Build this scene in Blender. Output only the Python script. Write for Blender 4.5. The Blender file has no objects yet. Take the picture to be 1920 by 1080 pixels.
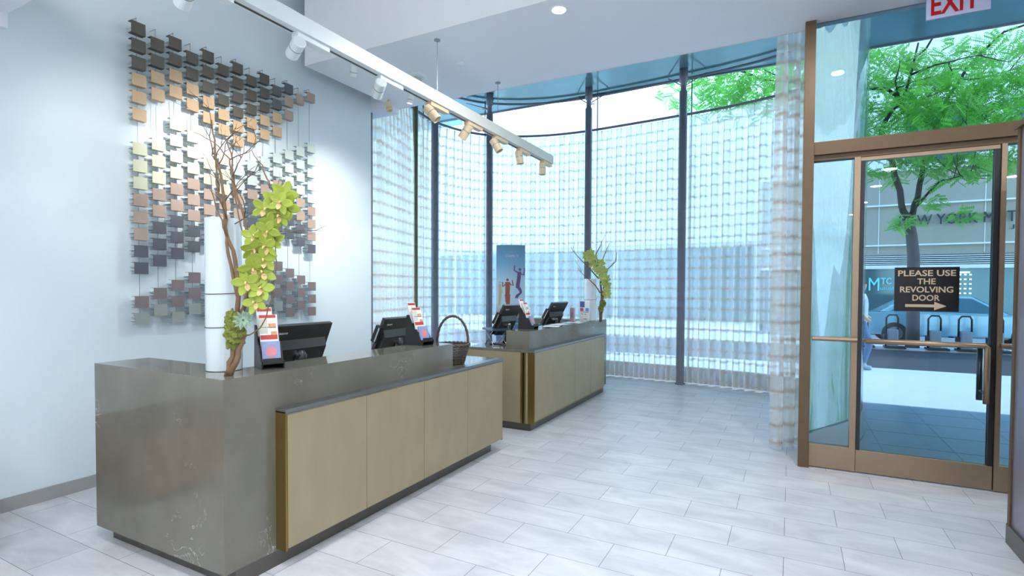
import bpy, bmesh, math, random
from mathutils import Vector, Matrix
R_ = random.Random(7)
PI = math.pi
S = bpy.context.scene
COL = S.collection

# ------------------------------------------------------------------ camera
cam = bpy.data.objects.new('camera', bpy.data.cameras.new('camera'))
COL.objects.link(cam)
cam.data.sensor_width = 36.0
cam.data.lens = 18.7136
cam.data.shift_y = 0.0136148
cam.data.clip_end = 300
cr = Vector((0.885444708, 0.464722738, 0.004521699))
cd = Vector((0.015603971, -0.020003778, -0.999678131))
cf = Vector((-0.464482707, 0.885230266, -0.024963760))
cam.matrix_world = Matrix(((cr.x, -cd.x, -cf.x, 0), (cr.y, -cd.y, -cf.y, 0), (cr.z, -cd.z, -cf.z, 1.553), (0, 0, 0, 1)))
S.camera = cam

# ------------------------------------------------------------------ world, sun, exposure
W = bpy.data.worlds.new('sky'); S.world = W; W.use_nodes = True
wn = W.node_tree.nodes; wl = W.node_tree.links
bg = wn['Background']
tc = wn.new('ShaderNodeTexCoord'); sp = wn.new('ShaderNodeSeparateXYZ'); rp = wn.new('ShaderNodeValToRGB')
wl.new(tc.outputs['Generated'], sp.inputs[0]); wl.new(sp.outputs['Z'], rp.inputs[0]); wl.new(rp.outputs[0], bg.inputs[0])
rp.color_ramp.elements[0].position = 0.0; rp.color_ramp.elements[0].color = (0.80, 0.92, 1.0, 1)
rp.color_ramp.elements[1].position = 1.0; rp.color_ramp.elements[1].color = (0.20, 0.45, 1.0, 1)
bg.inputs[1].default_value = 5.6
sun = bpy.data.objects.new('sun', bpy.data.lights.new('sun', 'SUN')); COL.objects.link(sun)
sun.data.energy = 3.5; sun.data.angle = 0.02; sun.data.color = (1.0, 0.97, 0.9)
sun.rotation_euler = (math.radians(-7.5), math.radians(4), 0)
vs = S.view_settings
S.display_settings.display_device = 'sRGB'
vs.view_transform = 'Standard'; vs.look = 'None'; vs.gamma = 1.0; vs.use_curve_mapping = False
vs.exposure = 0.24
S.cycles.use_denoising = True
S.cycles.max_bounces = 10; S.cycles.diffuse_bounces = 5; S.cycles.glossy_bounces = 4
S.cycles.transparent_max_bounces = 24; S.cycles.transmission_bounces = 6
S.cycles.sample_clamp_indirect = 6.0
S.cycles.caustics_reflective = False; S.cycles.caustics_refractive = False

# ------------------------------------------------------------------ materials
def lin(c):
    r = []
    for x in c:
        x = x / 255.0
        r.append(x / 12.92 if x <= 0.04045 else ((x + 0.055) / 1.055) ** 2.4)
    return (r[0], r[1], r[2], 1.0)
MATS = {}
def mat(name, rgb, rough=0.5, metal=0.0, var=0.06, scale=12.0, spec=0.5, emit=0.0, stretch=(1, 1, 1), bump=0.0, coat=0.0, trans=0.0):
    if name in MATS: return MATS[name]
    m = bpy.data.materials.new(name); m.use_nodes = True
    nt = m.node_tree; n = nt.nodes; b = n['Principled BSDF']
    t = n.new('ShaderNodeTexCoord'); mp = n.new('ShaderNodeMapping'); mp.inputs['Scale'].default_value = stretch
    nz = n.new('ShaderNodeTexNoise'); nz.inputs['Scale'].default_value = scale; nz.inputs['Detail'].default_value = 4
    nt.links.new(t.outputs['Object'], mp.inputs[0]); nt.links.new(mp.outputs[0], nz.inputs['Vector'])
    mx = n.new('ShaderNodeMix'); mx.data_type = 'RGBA'
    c = lin(rgb)
    mx.inputs['A'].default_value = tuple(max(0, x * (1 - var)) for x in c[:3]) + (1,)
    mx.inputs['B'].default_value = tuple(min(1, x * (1 + var)) for x in c[:3]) + (1,)
    nt.links.new(nz.outputs[0], mx.inputs['Factor']); nt.links.new(mx.outputs['Result'], b.inputs['Base Color'])
    b.inputs['Roughness'].default_value = rough; b.inputs['Metallic'].default_value = metal
    b.inputs['Specular IOR Level'].default_value = spec; b.inputs['Coat Weight'].default_value = coat
    if emit:
        nt.links.new(mx.outputs['Result'], b.inputs['Emission Color']); b.inputs['Emission Strength'].default_value = emit
    if bump:
        bp = n.new('ShaderNodeBump'); bp.inputs['Strength'].default_value = bump; bp.inputs['Distance'].default_value = 0.01
        nt.links.new(nz.outputs[0], bp.inputs['Height']); nt.links.new(bp.outputs[0], b.inputs['Normal'])
    if trans:
        tr = n.new('ShaderNodeBsdfTranslucent'); nt.links.new(mx.outputs['Result'], tr.inputs[0])
        ms = n.new('ShaderNodeMixShader'); ms.inputs[0].default_value = trans
        nt.links.new(b.outputs[0], ms.inputs[1]); nt.links.new(tr.outputs[0], ms.inputs[2])
        nt.links.new(ms.outputs[0], n['Material Output'].inputs[0])
    MATS[name] = m
    return m

def glass_mat(name, tint, strength=1.0):
    if name in MATS: return MATS[name]
    m = bpy.data.materials.new(name); m.use_nodes = True
    nt = m.node_tree; n = nt.nodes; n.remove(n['Principled BSDF'])
    tr = n.new('ShaderNodeBsdfTransparent'); tr.inputs[0].default_value = (*tint, 1)
    gl = n.new('ShaderNodeBsdfGlossy'); gl.inputs['Roughness'].default_value = 0.01
    fr = n.new('ShaderNodeFresnel'); fr.inputs[0].default_value = 1.35
    mu = n.new('ShaderNodeMath'); mu.operation = 'MULTIPLY'; mu.inputs[1].default_value = strength
    ms = n.new('ShaderNodeMixShader')
    nt.links.new(fr.outputs[0], mu.inputs[0]); nt.links.new(mu.outputs[0], ms.inputs[0])
    nt.links.new(tr.outputs[0], ms.inputs[1]); nt.links.new(gl.outputs[0], ms.inputs[2])
    nt.links.new(ms.outputs[0], n['Material Output'].inputs[0])
    MATS[name] = m
    return m

def floor_mat():
    m = bpy.data.materials.new('stone_tile'); m.use_nodes = True
    nt = m.node_tree; n = nt.nodes; L = nt.links; b = n['Principled BSDF']
    t = n.new('ShaderNodeTexCoord')
    mp = n.new('ShaderNodeMapping'); mp.inputs['Location'].default_value = (1.23695 + 6.1014, -3.13459 - 0.30480 + 12 * 0.6096, 0)
    L.new(t.outputs['Object'], mp.inputs[0])
    br = n.new('ShaderNodeTexBrick'); br.offset = 0.5; br.offset_frequency = 2; br.squash = 1.0
    br.inputs['Scale'].default_value = 1.0; br.inputs['Mortar Size'].default_value = 0.0016; br.inputs['Mortar Smooth'].default_value = 0.1
    br.inputs['Brick Width'].default_value = 0.61014; br.inputs['Row Height'].default_value = 0.30480; br.inputs['Bias'].default_value = 0.0
    br.inputs['Color1'].default_value = (0.575, 0.575, 0.61, 1); br.inputs['Color2'].default_value = (0.64, 0.64, 0.665, 1)
    br.inputs['Mortar'].default_value = (0.10, 0.10, 0.10, 1)
    L.new(mp.outputs[0], br.inputs['Vector'])
    m2 = n.new('ShaderNodeMapping'); m2.inputs['Scale'].default_value = (1.3, 3.2, 1); m2.inputs['Rotation'].default_value = (0, 0, 0.35)
    L.new(t.outputs['Object'], m2.inputs[0])
    nz = n.new('ShaderNodeTexNoise'); nz.inputs['Scale'].default_value = 1.6; nz.inputs['Detail'].default_value = 7; nz.inputs['Roughness'].default_value = 0.6; nz.inputs['Distortion'].default_value = 0.8
    L.new(m2.outputs[0], nz.inputs['Vector'])
    cr_ = n.new('ShaderNodeValToRGB'); cr_.color_ramp.elements[0].position = 0.33; cr_.color_ramp.elements[0].color = (0.80, 0.80, 0.80, 1)
    cr_.color_ramp.elements[1].position = 0.66; cr_.color_ramp.elements[1].color = (1.06, 1.05, 1.03, 1)
    L.new(nz.outputs[0], cr_.inputs[0])
    mx = n.new('ShaderNodeMix'); mx.data_type = 'RGBA'; mx.blend_type = 'MULTIPLY'; mx.inputs['Factor'].default_value = 1.0
    L.new(br.outputs['Color'], mx.inputs['A']); L.new(cr_.outputs[0], mx.inputs['B'])
    L.new(mx.outputs['Result'], b.inputs['Base Color'])
    b.inputs['Roughness'].default_value = 0.34; b.inputs['Specular IOR Level'].default_value = 0.4
    return m

def stone_mat():
    m = bpy.data.materials.new('quartz_stone'); m.use_nodes = True
    nt = m.node_tree; n = nt.nodes; L = nt.links; b = n['Principled BSDF']
    t = n.new('ShaderNodeTexCoord')
    nz = n.new('ShaderNodeTexNoise'); nz.inputs['Scale'].default_value = 3.0; nz.inputs['Detail'].default_value = 8
    L.new(t.outputs['Object'], nz.inputs['Vector'])
    c1 = n.new('ShaderNodeValToRGB')
    c1.color_ramp.elements[0].position = 0.3; c1.color_ramp.elements[0].color = lin((104, 100, 89))
    c1.color_ramp.elements[1].position = 0.75; c1.color_ramp.elements[1].color = lin((120, 116, 104))
    L.new(nz.outputs[0], c1.inputs[0])
    # sparse pale veins: narrow ridge of one noise, kept only where a second noise is high
    v = n.new('ShaderNodeTexNoise'); v.inputs['Scale'].default_value = 7.5; v.inputs['Detail'].default_value = 9; v.inputs['Distortion'].default_value = 1.4
    L.new(t.outputs['Object'], v.inputs['Vector'])
    su = n.new('ShaderNodeMath'); su.operation = 'SUBTRACT'; su.inputs[1].default_value = 0.5; L.new(v.outputs[0], su.inputs[0])
    ab = n.new('ShaderNodeMath'); ab.operation = 'ABSOLUTE'; L.new(su.outputs[0], ab.inputs[0])
    r2 = n.new('ShaderNodeMapRange'); r2.inputs[1].default_value = 0.0; r2.inputs[2].default_value = 0.008; r2.inputs[3].default_value = 1.0; r2.inputs[4].default_value = 0.0
    L.new(ab.outputs[0], r2.inputs[0])
    k = n.new('ShaderNodeTexNoise'); k.inputs['Scale'].default_value = 2.6; k.inputs['Detail'].default_value = 3
    L.new(t.outputs['Object'], k.inputs['Vector'])
    r3 = n.new('ShaderNodeMapRange'); r3.inputs[1].default_value = 0.60; r3.inputs[2].default_value = 0.70; L.new(k.outputs[0], r3.inputs[0])
    mm = n.new('ShaderNodeMath'); mm.operation = 'MULTIPLY'; L.new(r2.outputs[0], mm.inputs[0]); L.new(r3.outputs[0], mm.inputs[1])
    mx = n.new('ShaderNodeMix'); mx.data_type = 'RGBA'; L.new(mm.outputs[0], mx.inputs['Factor']); L.new(c1.outputs[0], mx.inputs['A'])
    mx.inputs['B'].default_value = lin((205, 203, 198))
    L.new(mx.outputs['Result'], b.inputs['Base Color'])
    b.inputs['Roughness'].default_value = 0.11; b.inputs['Specular IOR Level'].default_value = 0.5
    return m

def sheer_mat():
    m = bpy.data.materials.new('sheer_fabric'); m.use_nodes = True
    nt = m.node_tree; n = nt.nodes; L = nt.links; n.remove(n['Principled BSDF'])
    uv = n.new('ShaderNodeUVMap'); sx = n.new('ShaderNodeSeparateXYZ'); L.new(uv.outputs[0], sx.inputs[0])
    nz = n.new('ShaderNodeTexNoise'); nz.inputs['Scale'].default_value = 9.0; nz.inputs['Detail'].default_value = 2
    L.new(uv.outputs[0], nz.inputs['Vector'])
    def math_(op, a, b=None, va=None, vb=None):
        q = n.new('ShaderNodeMath'); q.operation = op
        if a is not None: L.new(a, q.inputs[0])
        if va is not None: q.inputs[0].default_value = va
        if b is not None: L.new(b, q.inputs[1])
        if vb is not None: q.inputs[1].default_value = vb
        return q.outputs[0]
    # horizontal woven bands
    f = math_('FRACT', math_('MULTIPLY', sx.outputs['Y'], vb=1 / 0.165))
    d = math_('ABSOLUTE', math_('SUBTRACT', f, vb=0.5))
    band = n.new('ShaderNodeMapRange'); band.inputs[1].default_value = 0.17; band.inputs[2].default_value = 0.05; L.new(d, band.inputs[0])
    bn = n.new('ShaderNodeMapRange'); bn.inputs[1].default_value = 0.3; bn.inputs[2].default_value = 0.7; bn.inputs[3].default_value = 0.45; bn.inputs[4].default_value = 1.0; L.new(nz.outputs[0], bn.inputs[0])
    bandn = math_('MULTIPLY', band.outputs[0], bn.outputs[0])
    # vertical woven bands
    f2 = math_('FRACT', math_('MULTIPLY', sx.outputs['X'], vb=1 / 0.21))
    d2 = math_('ABSOLUTE', math_('SUBTRACT', f2, vb=0.5))
    vb_ = n.new('ShaderNodeMapRange'); vb_.inputs[1].default_value = 0.14; vb_.inputs[2].default_value = 0.08; vb_.inputs[4].default_value = 0.15; L.new(d2, vb_.inputs[0])
    cm = n.new('ShaderNodeMix'); cm.data_type = 'RGBA'; L.new(bandn, cm.inputs['Factor'])
    cm.inputs['A'].default_value = (0.90, 0.885, 0.85, 1); cm.inputs['B'].default_value = (0.64, 0.52, 0.42, 1)
    df = n.new('ShaderNodeBsdfDiffuse'); tl = n.new('ShaderNodeBsdfTranslucent'); tp = n.new('ShaderNodeBsdfTransparent')
    L.new(cm.outputs['Result'], df.inputs[0]); L.new(cm.outputs['Result'], tl.inputs[0])
    m1 = n.new('ShaderNodeMixShader'); m1.inputs[0].default_value = 0.68; L.new(df.outputs[0], m1.inputs[1]); L.new(tl.outputs[0], m1.inputs[2])
    # cover: 1 = opaque threads
    cov = math_('ADD', math_('ADD', bandn, None, vb=0.0), vb_.outputs[0])
    cv = n.new('ShaderNodeMapRange'); cv.inputs[1].default_value = 0.0; cv.inputs[2].default_value = 1.0; cv.inputs[3].default_value = 0.50; cv.inputs[4].default_value = 0.85; L.new(cov, cv.inputs[0])
    # woven threads close up when the cloth is seen edge-on
    lw = n.new('ShaderNodeLayerWeight'); lw.inputs[0].default_value = 0.5
    cosv = math_('MAXIMUM', math_('SUBTRACT', None, lw.outputs['Facing'], va=1.0), vb=0.28)
    cvv = math_('SUBTRACT', None, math_('POWER', math_('SUBTRACT', None, cv.outputs[0], va=1.0), math_('DIVIDE', None, cosv, va=1.0)), va=1.0)
    m2 = n.new('ShaderNodeMixShader'); L.new(cvv, m2.inputs[0]); L.new(tp.outputs[0], m2.inputs[1]); L.new(m1.outputs[0], m2.inputs[2])
    L.new(m2.outputs[0], n['Material Output'].inputs[0])
    return m

M_wall = mat('white_paint', (211, 223, 229), 0.6, var=0.015, scale=30)
M_soff = mat('soffit_paint', (234, 236, 243), 0.7, var=0.015, scale=30)
M_base = mat('tile_skirting', (150, 150, 148), 0.4, var=0.15, scale=6)
M_floor = floor_mat()
M_stone = stone_mat()
M_wood = mat('limed_wood', (152, 137, 108), 0.42, var=0.16, scale=5, stretch=(1, 1.6, 0.7))
M_brass = mat('brushed_bronze', (150, 122, 72), 0.3, 0.85, var=0.08, scale=40, stretch=(1, 1, 0.05))
M_steel = mat('brushed_steel', (150, 150, 150), 0.32, 0.9, var=0.08, scale=40)
M_plinth = mat('plinth_metal', (98, 94, 88), 0.35, 0.5, var=0.1)
M_copper = mat('satin_copper', (160, 136, 112), 0.36, 0.7, var=0.06, scale=25)
M_copdk = mat('dark_copper', (106, 84, 62), 0.45, 0.45, var=0.06, scale=25)
M_dark = mat('dark_mullion', (118, 118, 130), 0.4, 0.15, var=0.05)
M_black = mat('black_plastic', (34, 34, 36), 0.4, var=0.1)
M_blkgl = mat('gloss_black', (60, 58, 57), 0.28, var=0.08)
M_chrome = mat('chrome', (190, 190, 190), 0.15, 1.0, var=0.03)
M_white = mat('white_enamel', (226, 232, 232), 0.35, var=0.02)
M_cream_lit = mat('cream_warm_lit', (222, 196, 160), 0.45, var=0.03)  # warm lamplight on the far track heads, put into their colour
M_track_lit = mat('track_warm_lit', (214, 208, 200), 0.45, var=0.02)  # far half of the white beam, with warm light put into its colour
M_teal = mat('teal_panel', (122, 160, 164), 0.14, 0.4, var=0.12, scale=1.2, stretch=(0.3, 3, 1))
M_glass = glass_mat('clear_glass', (0.90, 0.972, 0.968), 0.45)
M_dglass = glass_mat('door_glass', (0.66, 0.74, 0.75), 1.0)
M_sheer = sheer_mat()

# ------------------------------------------------------------------ mesh helpers
def tag(o, label, cat, group=None):
    o['label'] = label; o['category'] = cat
    if group: o['group'] = group
    return o
def empty(name, loc, label=None, cat=None, group=None, rz=0.0):
    o = bpy.data.objects.new(name, None); COL.objects.link(o); o.location = loc; o.rotation_euler = (0, 0, rz)
    o.empty_display_size = 0.05
    if label: tag(o, label, cat, group)
    return o
def build(name, bm, m, parent=None, smooth=False, bevel=0.0, local=True):
    me = bpy.data.meshes.new(name)
    bmesh.ops.recalc_face_normals(bm, faces=bm.faces[:])
    if bevel:
        bmesh.ops.bevel(bm, geom=[e for e in bm.edges if len(e.link_faces) == 2 and e.calc_face_angle(0) > 0.6], offset=bevel, segments=2, affect='EDGES', profile=0.7)
    for f in bm.faces: f.smooth = smooth
    bm.to_mesh(me); bm.free()
    for x in (m if isinstance(m, (list, tuple)) else [m]): me.materials.append(x)
    o = bpy.data.objects.new(name, me); COL.objects.link(o)
    if parent is not None:
        o.parent = parent
        if not local:      # bm was in world space
            p = parent; M = Matrix()
            while p is not None:
                M = Matrix.Translation(p.location) @ p.rotation_euler.to_matrix().to_4x4() @ M
                p = p.parent
            o.data.transform(M.inverted())
    return o
def bx(bm, x0, x1, y0, y1, z0, z1, mi=0):
    v = [bm.verts.new(c) for c in ((x0, y0, z0), (x1, y0, z0), (x1, y1, z0), (x0, y1, z0), (x0, y0, z1), (x1, y0, z1), (x1, y1, z1), (x0, y1, z1))]
    for q in ((0, 3, 2, 1), (4, 5, 6, 7), (0, 1, 5, 4), (1, 2, 6, 5), (2, 3, 7, 6), (3, 0, 4, 7)):
        f = bm.faces.new([v[i] for i in q]); f.material_index = mi
    return v
def box(x0, x1, y0, y1, z0, z1):
    bm = bmesh.new(); bx(bm, x0, x1, y0, y1, z0, z1); return bm
def prism(bm, poly, axis, a, b):
    # poly: 2-D points; extruded along axis ('x','y','z') from a to b
    def P(p, t):
        return {'x': (t, p[0], p[1]), 'y': (p[0], t, p[1]), 'z': (p[0], p[1], t)}[axis]
    A = [bm.verts.new(P(p, a)) for p in poly]; B = [bm.verts.new(P(p, b)) for p in poly]
    n = len(poly)
    bm.faces.new(A); bm.faces.new(B[::-1])
    for i in range(n): bm.faces.new((A[i], B[i], B[(i + 1) % n], A[(i + 1) % n]))
def frame_of(t):
    t = t.normalized(); u = t.cross(Vector((0, 0, 1)))
    if u.length < 1e-3: u = t.cross(Vector((0, 1, 0)))
    u.normalize(); return u, t.cross(u).normalized()
def tube(bm, pts, r, seg=8, cap=True, closed=False):
    pts = [Vector(p) for p in pts]; n = len(pts)
    rr = r if isinstance(r, (list, tuple)) else [r] * n
    rings = []; pu = None
    for i, p in enumerate(pts):
        a = pts[i - 1] if (i > 0 or closed) else p; b = pts[(i + 1) % n] if (i < n - 1 or closed) else p
        t = b - a
        if t.length < 1e-9: t = Vector((0, 0, 1))
        if pu is None: u, w = frame_of(t)
        else:
            t.normalize(); u = pu - t * pu.dot(t)
            if u.length < 1e-4: u, w = frame_of(t)
            u.normalize(); w = t.cross(u)
        pu = u
        rings.append([bm.verts.new(p + (u * math.cos(2 * PI * k / seg) + w * math.sin(2 * PI * k / seg)) * rr[i]) for k in range(seg)])
    for i in range(n if closed else n - 1):
        A, B = rings[i], rings[(i + 1) % n]
        for k in range(seg): bm.faces.new((A[k], A[(k + 1) % seg], B[(k + 1) % seg], B[k]))
    if cap and not closed:
        bm.faces.new(rings[0][::-1]); bm.faces.new(rings[-1])
    return rings
def lathe(bm, prof, c=(0, 0, 0), seg=24, sx=1.0, sy=1.0):
    rings = []
    for r, z in prof:
        rings.append([bm.verts.new((c[0] + max(r, 1e-4) * sx * math.cos(2 * PI * k / seg), c[1] + max(r, 1e-4) * sy * math.sin(2 * PI * k / seg), c[2] + z)) for k in range(seg)])
    for A, B in zip(rings, rings[1:]):
        for k in range(seg): bm.faces.new((A[k], A[(k + 1) % seg], B[(k + 1) % seg], B[k]))
    bm.faces.new(rings[0][::-1]); bm.faces.new(rings[-1])
def struct(name, bm, m, parent=None, **k):
    o = build(name, bm, m, parent, **k)
    o['kind'] = 'structure'
    return o
def text_bm(txt, size, thick, bold=0.0, sx=1.0, align='CENTER', spacing=1.0):
    cu = bpy.data.curves.new('t', 'FONT'); cu.body = txt; cu.size = size; cu.align_x = align; cu.align_y = 'CENTER'
    cu.extrude = thick; cu.offset = bold; cu.space_character = spacing; cu.resolution_u = 3
    o = bpy.data.objects.new('t', cu); COL.objects.link(o)
    dg = bpy.context.evaluated_depsgraph_get(); me = o.evaluated_get(dg).to_mesh()
    bm = bmesh.new(); bm.from_mesh(me); o.evaluated_get(dg).to_mesh_clear()
    bpy.data.objects.remove(o); bpy.data.curves.remove(cu)
    for v in bm.verts: v.co.x *= sx
    return bm
def xform(bm, M): bmesh.ops.transform(bm, matrix=M, verts=bm.verts[:]); return bm
def basis(o, ex, ey):
    ex = Vector(ex).normalized(); ey = Vector(ey).normalized(); ez = ex.cross(ey)
    return Matrix(((ex.x, ey.x, ez.x, o[0]), (ex.y, ey.y, ez.y, o[1]), (ex.z, ey.z, ez.z, o[2]), (0, 0, 0, 1)))
def smooth_path(pts, step):
    # Catmull-Rom through pts, resampled every step metres
    P = [Vector(p) for p in pts]; out = []
    P = [2 * P[0] - P[1]] + P + [2 * P[-1] - P[-2]]
    for i in range(1, len(P) - 2):
        a, b, c, d = P[i - 1:i + 3]
        for k in range(40):
            t = k / 40
            out.append(0.5 * ((2 * b) + (c - a) * t + (2 * a - 5 * b + 4 * c - d) * t * t + (3 * b - a - 3 * c + d) * t ** 3))
    out.append(P[-2].copy())
    acc = 0; res = [out[0]]
    for a, b in zip(out, out[1:]):
        seg = (b - a).length
        while acc + seg >= step:
            f = (step - acc) / seg; a = a.lerp(b, f); res.append(a.copy()); seg = (b - a).length; acc = 0
        acc += seg
    return res
def offset_path(pts, d):
    out = []
    for i, p in enumerate(pts):
        t = (pts[min(i + 1, len(pts) - 1)] - pts[max(i - 1, 0)]).normalized()
        out.append(p + Vector((-t.y, t.x, 0)) * d)
    return out

# ------------------------------------------------------------------ bay outline (plan of the curtain rail, left to right)
RAIL = [(-4.98, 5.50), (-5.16, 6.20), (-5.39, 6.93), (-5.46, 7.60), (-5.32, 8.20), (-5.06, 8.62), (-4.67, 8.92), (-4.17, 9.12), (-3.73, 9.20), (-3.24, 9.22),
        (-2.38, 9.16), (-1.63, 9.09), (-0.94, 9.00), (-0.31, 8.83), (0.20, 8.56), (0.48, 8.08), (0.59, 7.50), (0.57, 7.00), (0.45, 6.52), (0.25, 6.12), (0.03, 5.84), (-0.17, 5.67)]
GLASS = [(-4.88, 5.24), (-5.12, 5.60), (-5.36, 6.20), (-5.60, 6.93), (-5.68, 7.60), (-5.52, 8.30), (-5.22, 8.78), (-4.78, 9.10), (-4.22, 9.32), (-3.73, 9.40), (-3.24, 9.42),
         (-2.38, 9.38), (-1.63, 9.31), (-0.94, 9.22), (-0.25, 9.05), (0.34, 8.70), (0.62, 8.18), (0.72, 7.50), (0.69, 6.92), (0.56, 6.40), (0.36, 5.98), (0.20, 5.68), (0.10, 5.46)]
rail = smooth_path([(x, y, 0) for x, y in RAIL], 0.05)
glass = smooth_path([(x, y, 0) for x, y in GLASS], 0.06)

# ------------------------------------------------------------------ room shell
bm = bmesh.new()
vs_ = [bm.verts.new(c) for c in ((-4.90, -6, 0), (4.5, -6, 0), (4.5, 5.42, 0), (0.10, 5.42, 0))] + [bm.verts.new((p.x, p.y, 0)) for p in reversed(glass[:-1])] + [bm.verts.new((-4.90, 5.2, 0))]
bm.faces.new(vs_)
r = bmesh.ops.extrude_face_region(bm, geom=bm.faces[:])
for v in [g for g in r['geom'] if isinstance(g, bmesh.types.BMVert)]: v.co.z = -0.06
bmesh.ops.triangulate(bm, faces=[f for f in bm.faces if len(f.verts) > 4])
floor = struct('floor', bm, M_floor)
struct('wall_left', box(-4.975, -4.775, -6, 5.21, 0, 5.05), M_wall)
struct('wall_back', box(-4.975, 4.7, -6.2, -6, 0, 5.05), M_wall)
struct('wall_right', box(4.5, 4.7, -6, 5.45, 0, 5.05), M_wall)
bm = bmesh.new()
bx(bm, 1.72, 4.5, 5.30, 5.46, 0, 3.866)
struct('wall_front', bm, M_wall)
struct('baseboard_left', box(-4.775, -4.757, -6, 5.2, 0, 0.095), M_base)
bm = bmesh.new()
bx(bm, -4.53, 4.5, 3.96, 5.46, 3.866, 5.0)          # dropped soffit
bx(bm, -4.975, -4.53, 5.21, 5.46, 3.80, 5.0)        # closes the wall slot
bx(bm, -4.775, 4.5, -6, 1.642, 3.40, 3.60)          # lower lobby ceiling
bx(bm, -4.975, 4.7, -6.2, 5.46, 5.0, 5.1)           # top of the raised cove
ceiling = struct('ceiling', bm, M_soff)
struct('trim_1', box(-4.775, -4.725, 0.6, 1.642, 3.30, 3.40), M_soff)
struct('trim_2', box(-4.72, 0.2, 5.46, 5.475, 3.866, 3.895), mat('edge_bead', (226, 206, 196), 0.5))

# building mass above, with the glossy teal underside that reaches past the glass
bm = bmesh.new(); bx(bm, -9, 12, 5.46, 9.45, 5.12, 12.0); bx(bm, -9, 12, -6.2, 5.46, 5.12, 12.0)
struct('roof', bm, M_teal)
struct('trim_3', box(-9, 12, 9.43, 9.47, 5.10, 5.16), M_dark)

# ------------------------------------------------------------------ bay window
win = empty('window_1', (-2.4, 9.3, 0)); win['kind'] = 'structure'
def strip(bm, path, z0, z1, th):
    a = path; b = offset_path(path, th)
    rows = [[bm.verts.new((p.x, p.y, z)) for p in q] for q, z in ((a, z0), (a, z1), (b, z1), (b, z0))]
    for i in range(len(a) - 1):
        for k in range(4):
            A, B = rows[k], rows[(k + 1) % 4]
            bm.faces.new((A[i], A[i + 1], B[i + 1], B[i]))
    for i in (0, -1): bm.faces.new([rows[k][i] for k in range(4)])
bm = bmesh.new(); strip(bm, glass, 0.25, 5.12, 0.016)
build('curved_glass', bm, M_glass, win, smooth=True, local=False)
bm = bmesh.new(); strip(bm, offset_path(glass, -0.02), 0.0, 0.25, 0.06)
build('base_panel', bm, M_steel, win, local=False)
bm = bmesh.new(); tube(bm, [(p.x, p.y, 5.07) for p in offset_path(glass, -0.03)], 0.022, 8)
build('top_ring', bm, M_dark, win, smooth=True, local=False)
for i, (x, y, rad) in enumerate([(-5.30, 6.79, 0.04), (-5.38, 7.42, 0.062), (-4.95, 8.52, 0.062), (-3.24, 9.08, 0.062), (-1.60, 9.00, 0.064)]):
    bm = bmesh.new()
    lathe(bm, [(rad * 1.25, 0), (rad * 1.25, 0.015), (rad, 0.02), (rad, 4.75), (rad * 0.7, 4.78), (rad * 0.7, 4.9), (rad * 1.05, 4.92), (rad * 1.05, 5.12)], (x, y, 0), 20)
    pl = min(glass, key=lambda p: (p.x - x) ** 2 + (p.y - y) ** 2)
    build('mullion', bm, M_dark if i else mat('tan_mullion', (128, 116, 88), 0.3, 0.7), win, smooth=True, local=False)  # first mullion gets a tan metal tone
    if i:
        bm = bmesh.new()
        tube(bm, [(x, y, 4.84), (pl.x, pl.y, 4.95)], 0.012, 6)
        tube(bm, [(x, y, 4.84), (pl.x + 0.30, pl.y - 0.1, 5.08)], 0.010, 6)
        tube(bm, [(x, y, 4.84), (pl.x - 0.30, pl.y - 0.1, 5.08)], 0.010, 6)
        tube(bm, [(pl.x + 0.06, pl.y, 0.25), (pl.x + 0.06, pl.y, 5.1)], 0.011, 6)
        build('glass_brace', bm, M_dark, win, smooth=True, local=False)
bm = box(-4.86, -4.80, 5.19, 5.27, 0, 3.80)
build('edge_mullion', bm, M_dark, win, local=False)

# curtain rail and curtains
ra = [p for p in rail]
RZ = 4.41
rl = empty('curtain_rail', (-2.4, 9.1, RZ), 'dark curved metal curtain rail running around the glass bay', 'curtain rail')
bm = bmesh.new(); tube(bm, [(p.x, p.y, RZ) for p in ra], 0.022, 8)
build('rail_tube', bm, M_dark, rl, smooth=True, local=False)
for (x, y) in [(-5.38, 7.42), (-4.95, 8.52), (-3.24, 9.08), (-1.60, 9.00)]:
    q = min(ra, key=lambda p: (p.x - x) ** 2 + (p.y - y) ** 2)
    bm = bmesh.new(); tube(bm, [(x, y, RZ), (q.x, q.y, RZ)], 0.012, 6)
    build('rail_bracket', bm, M_dark, rl, smooth=True, local=False)

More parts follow.
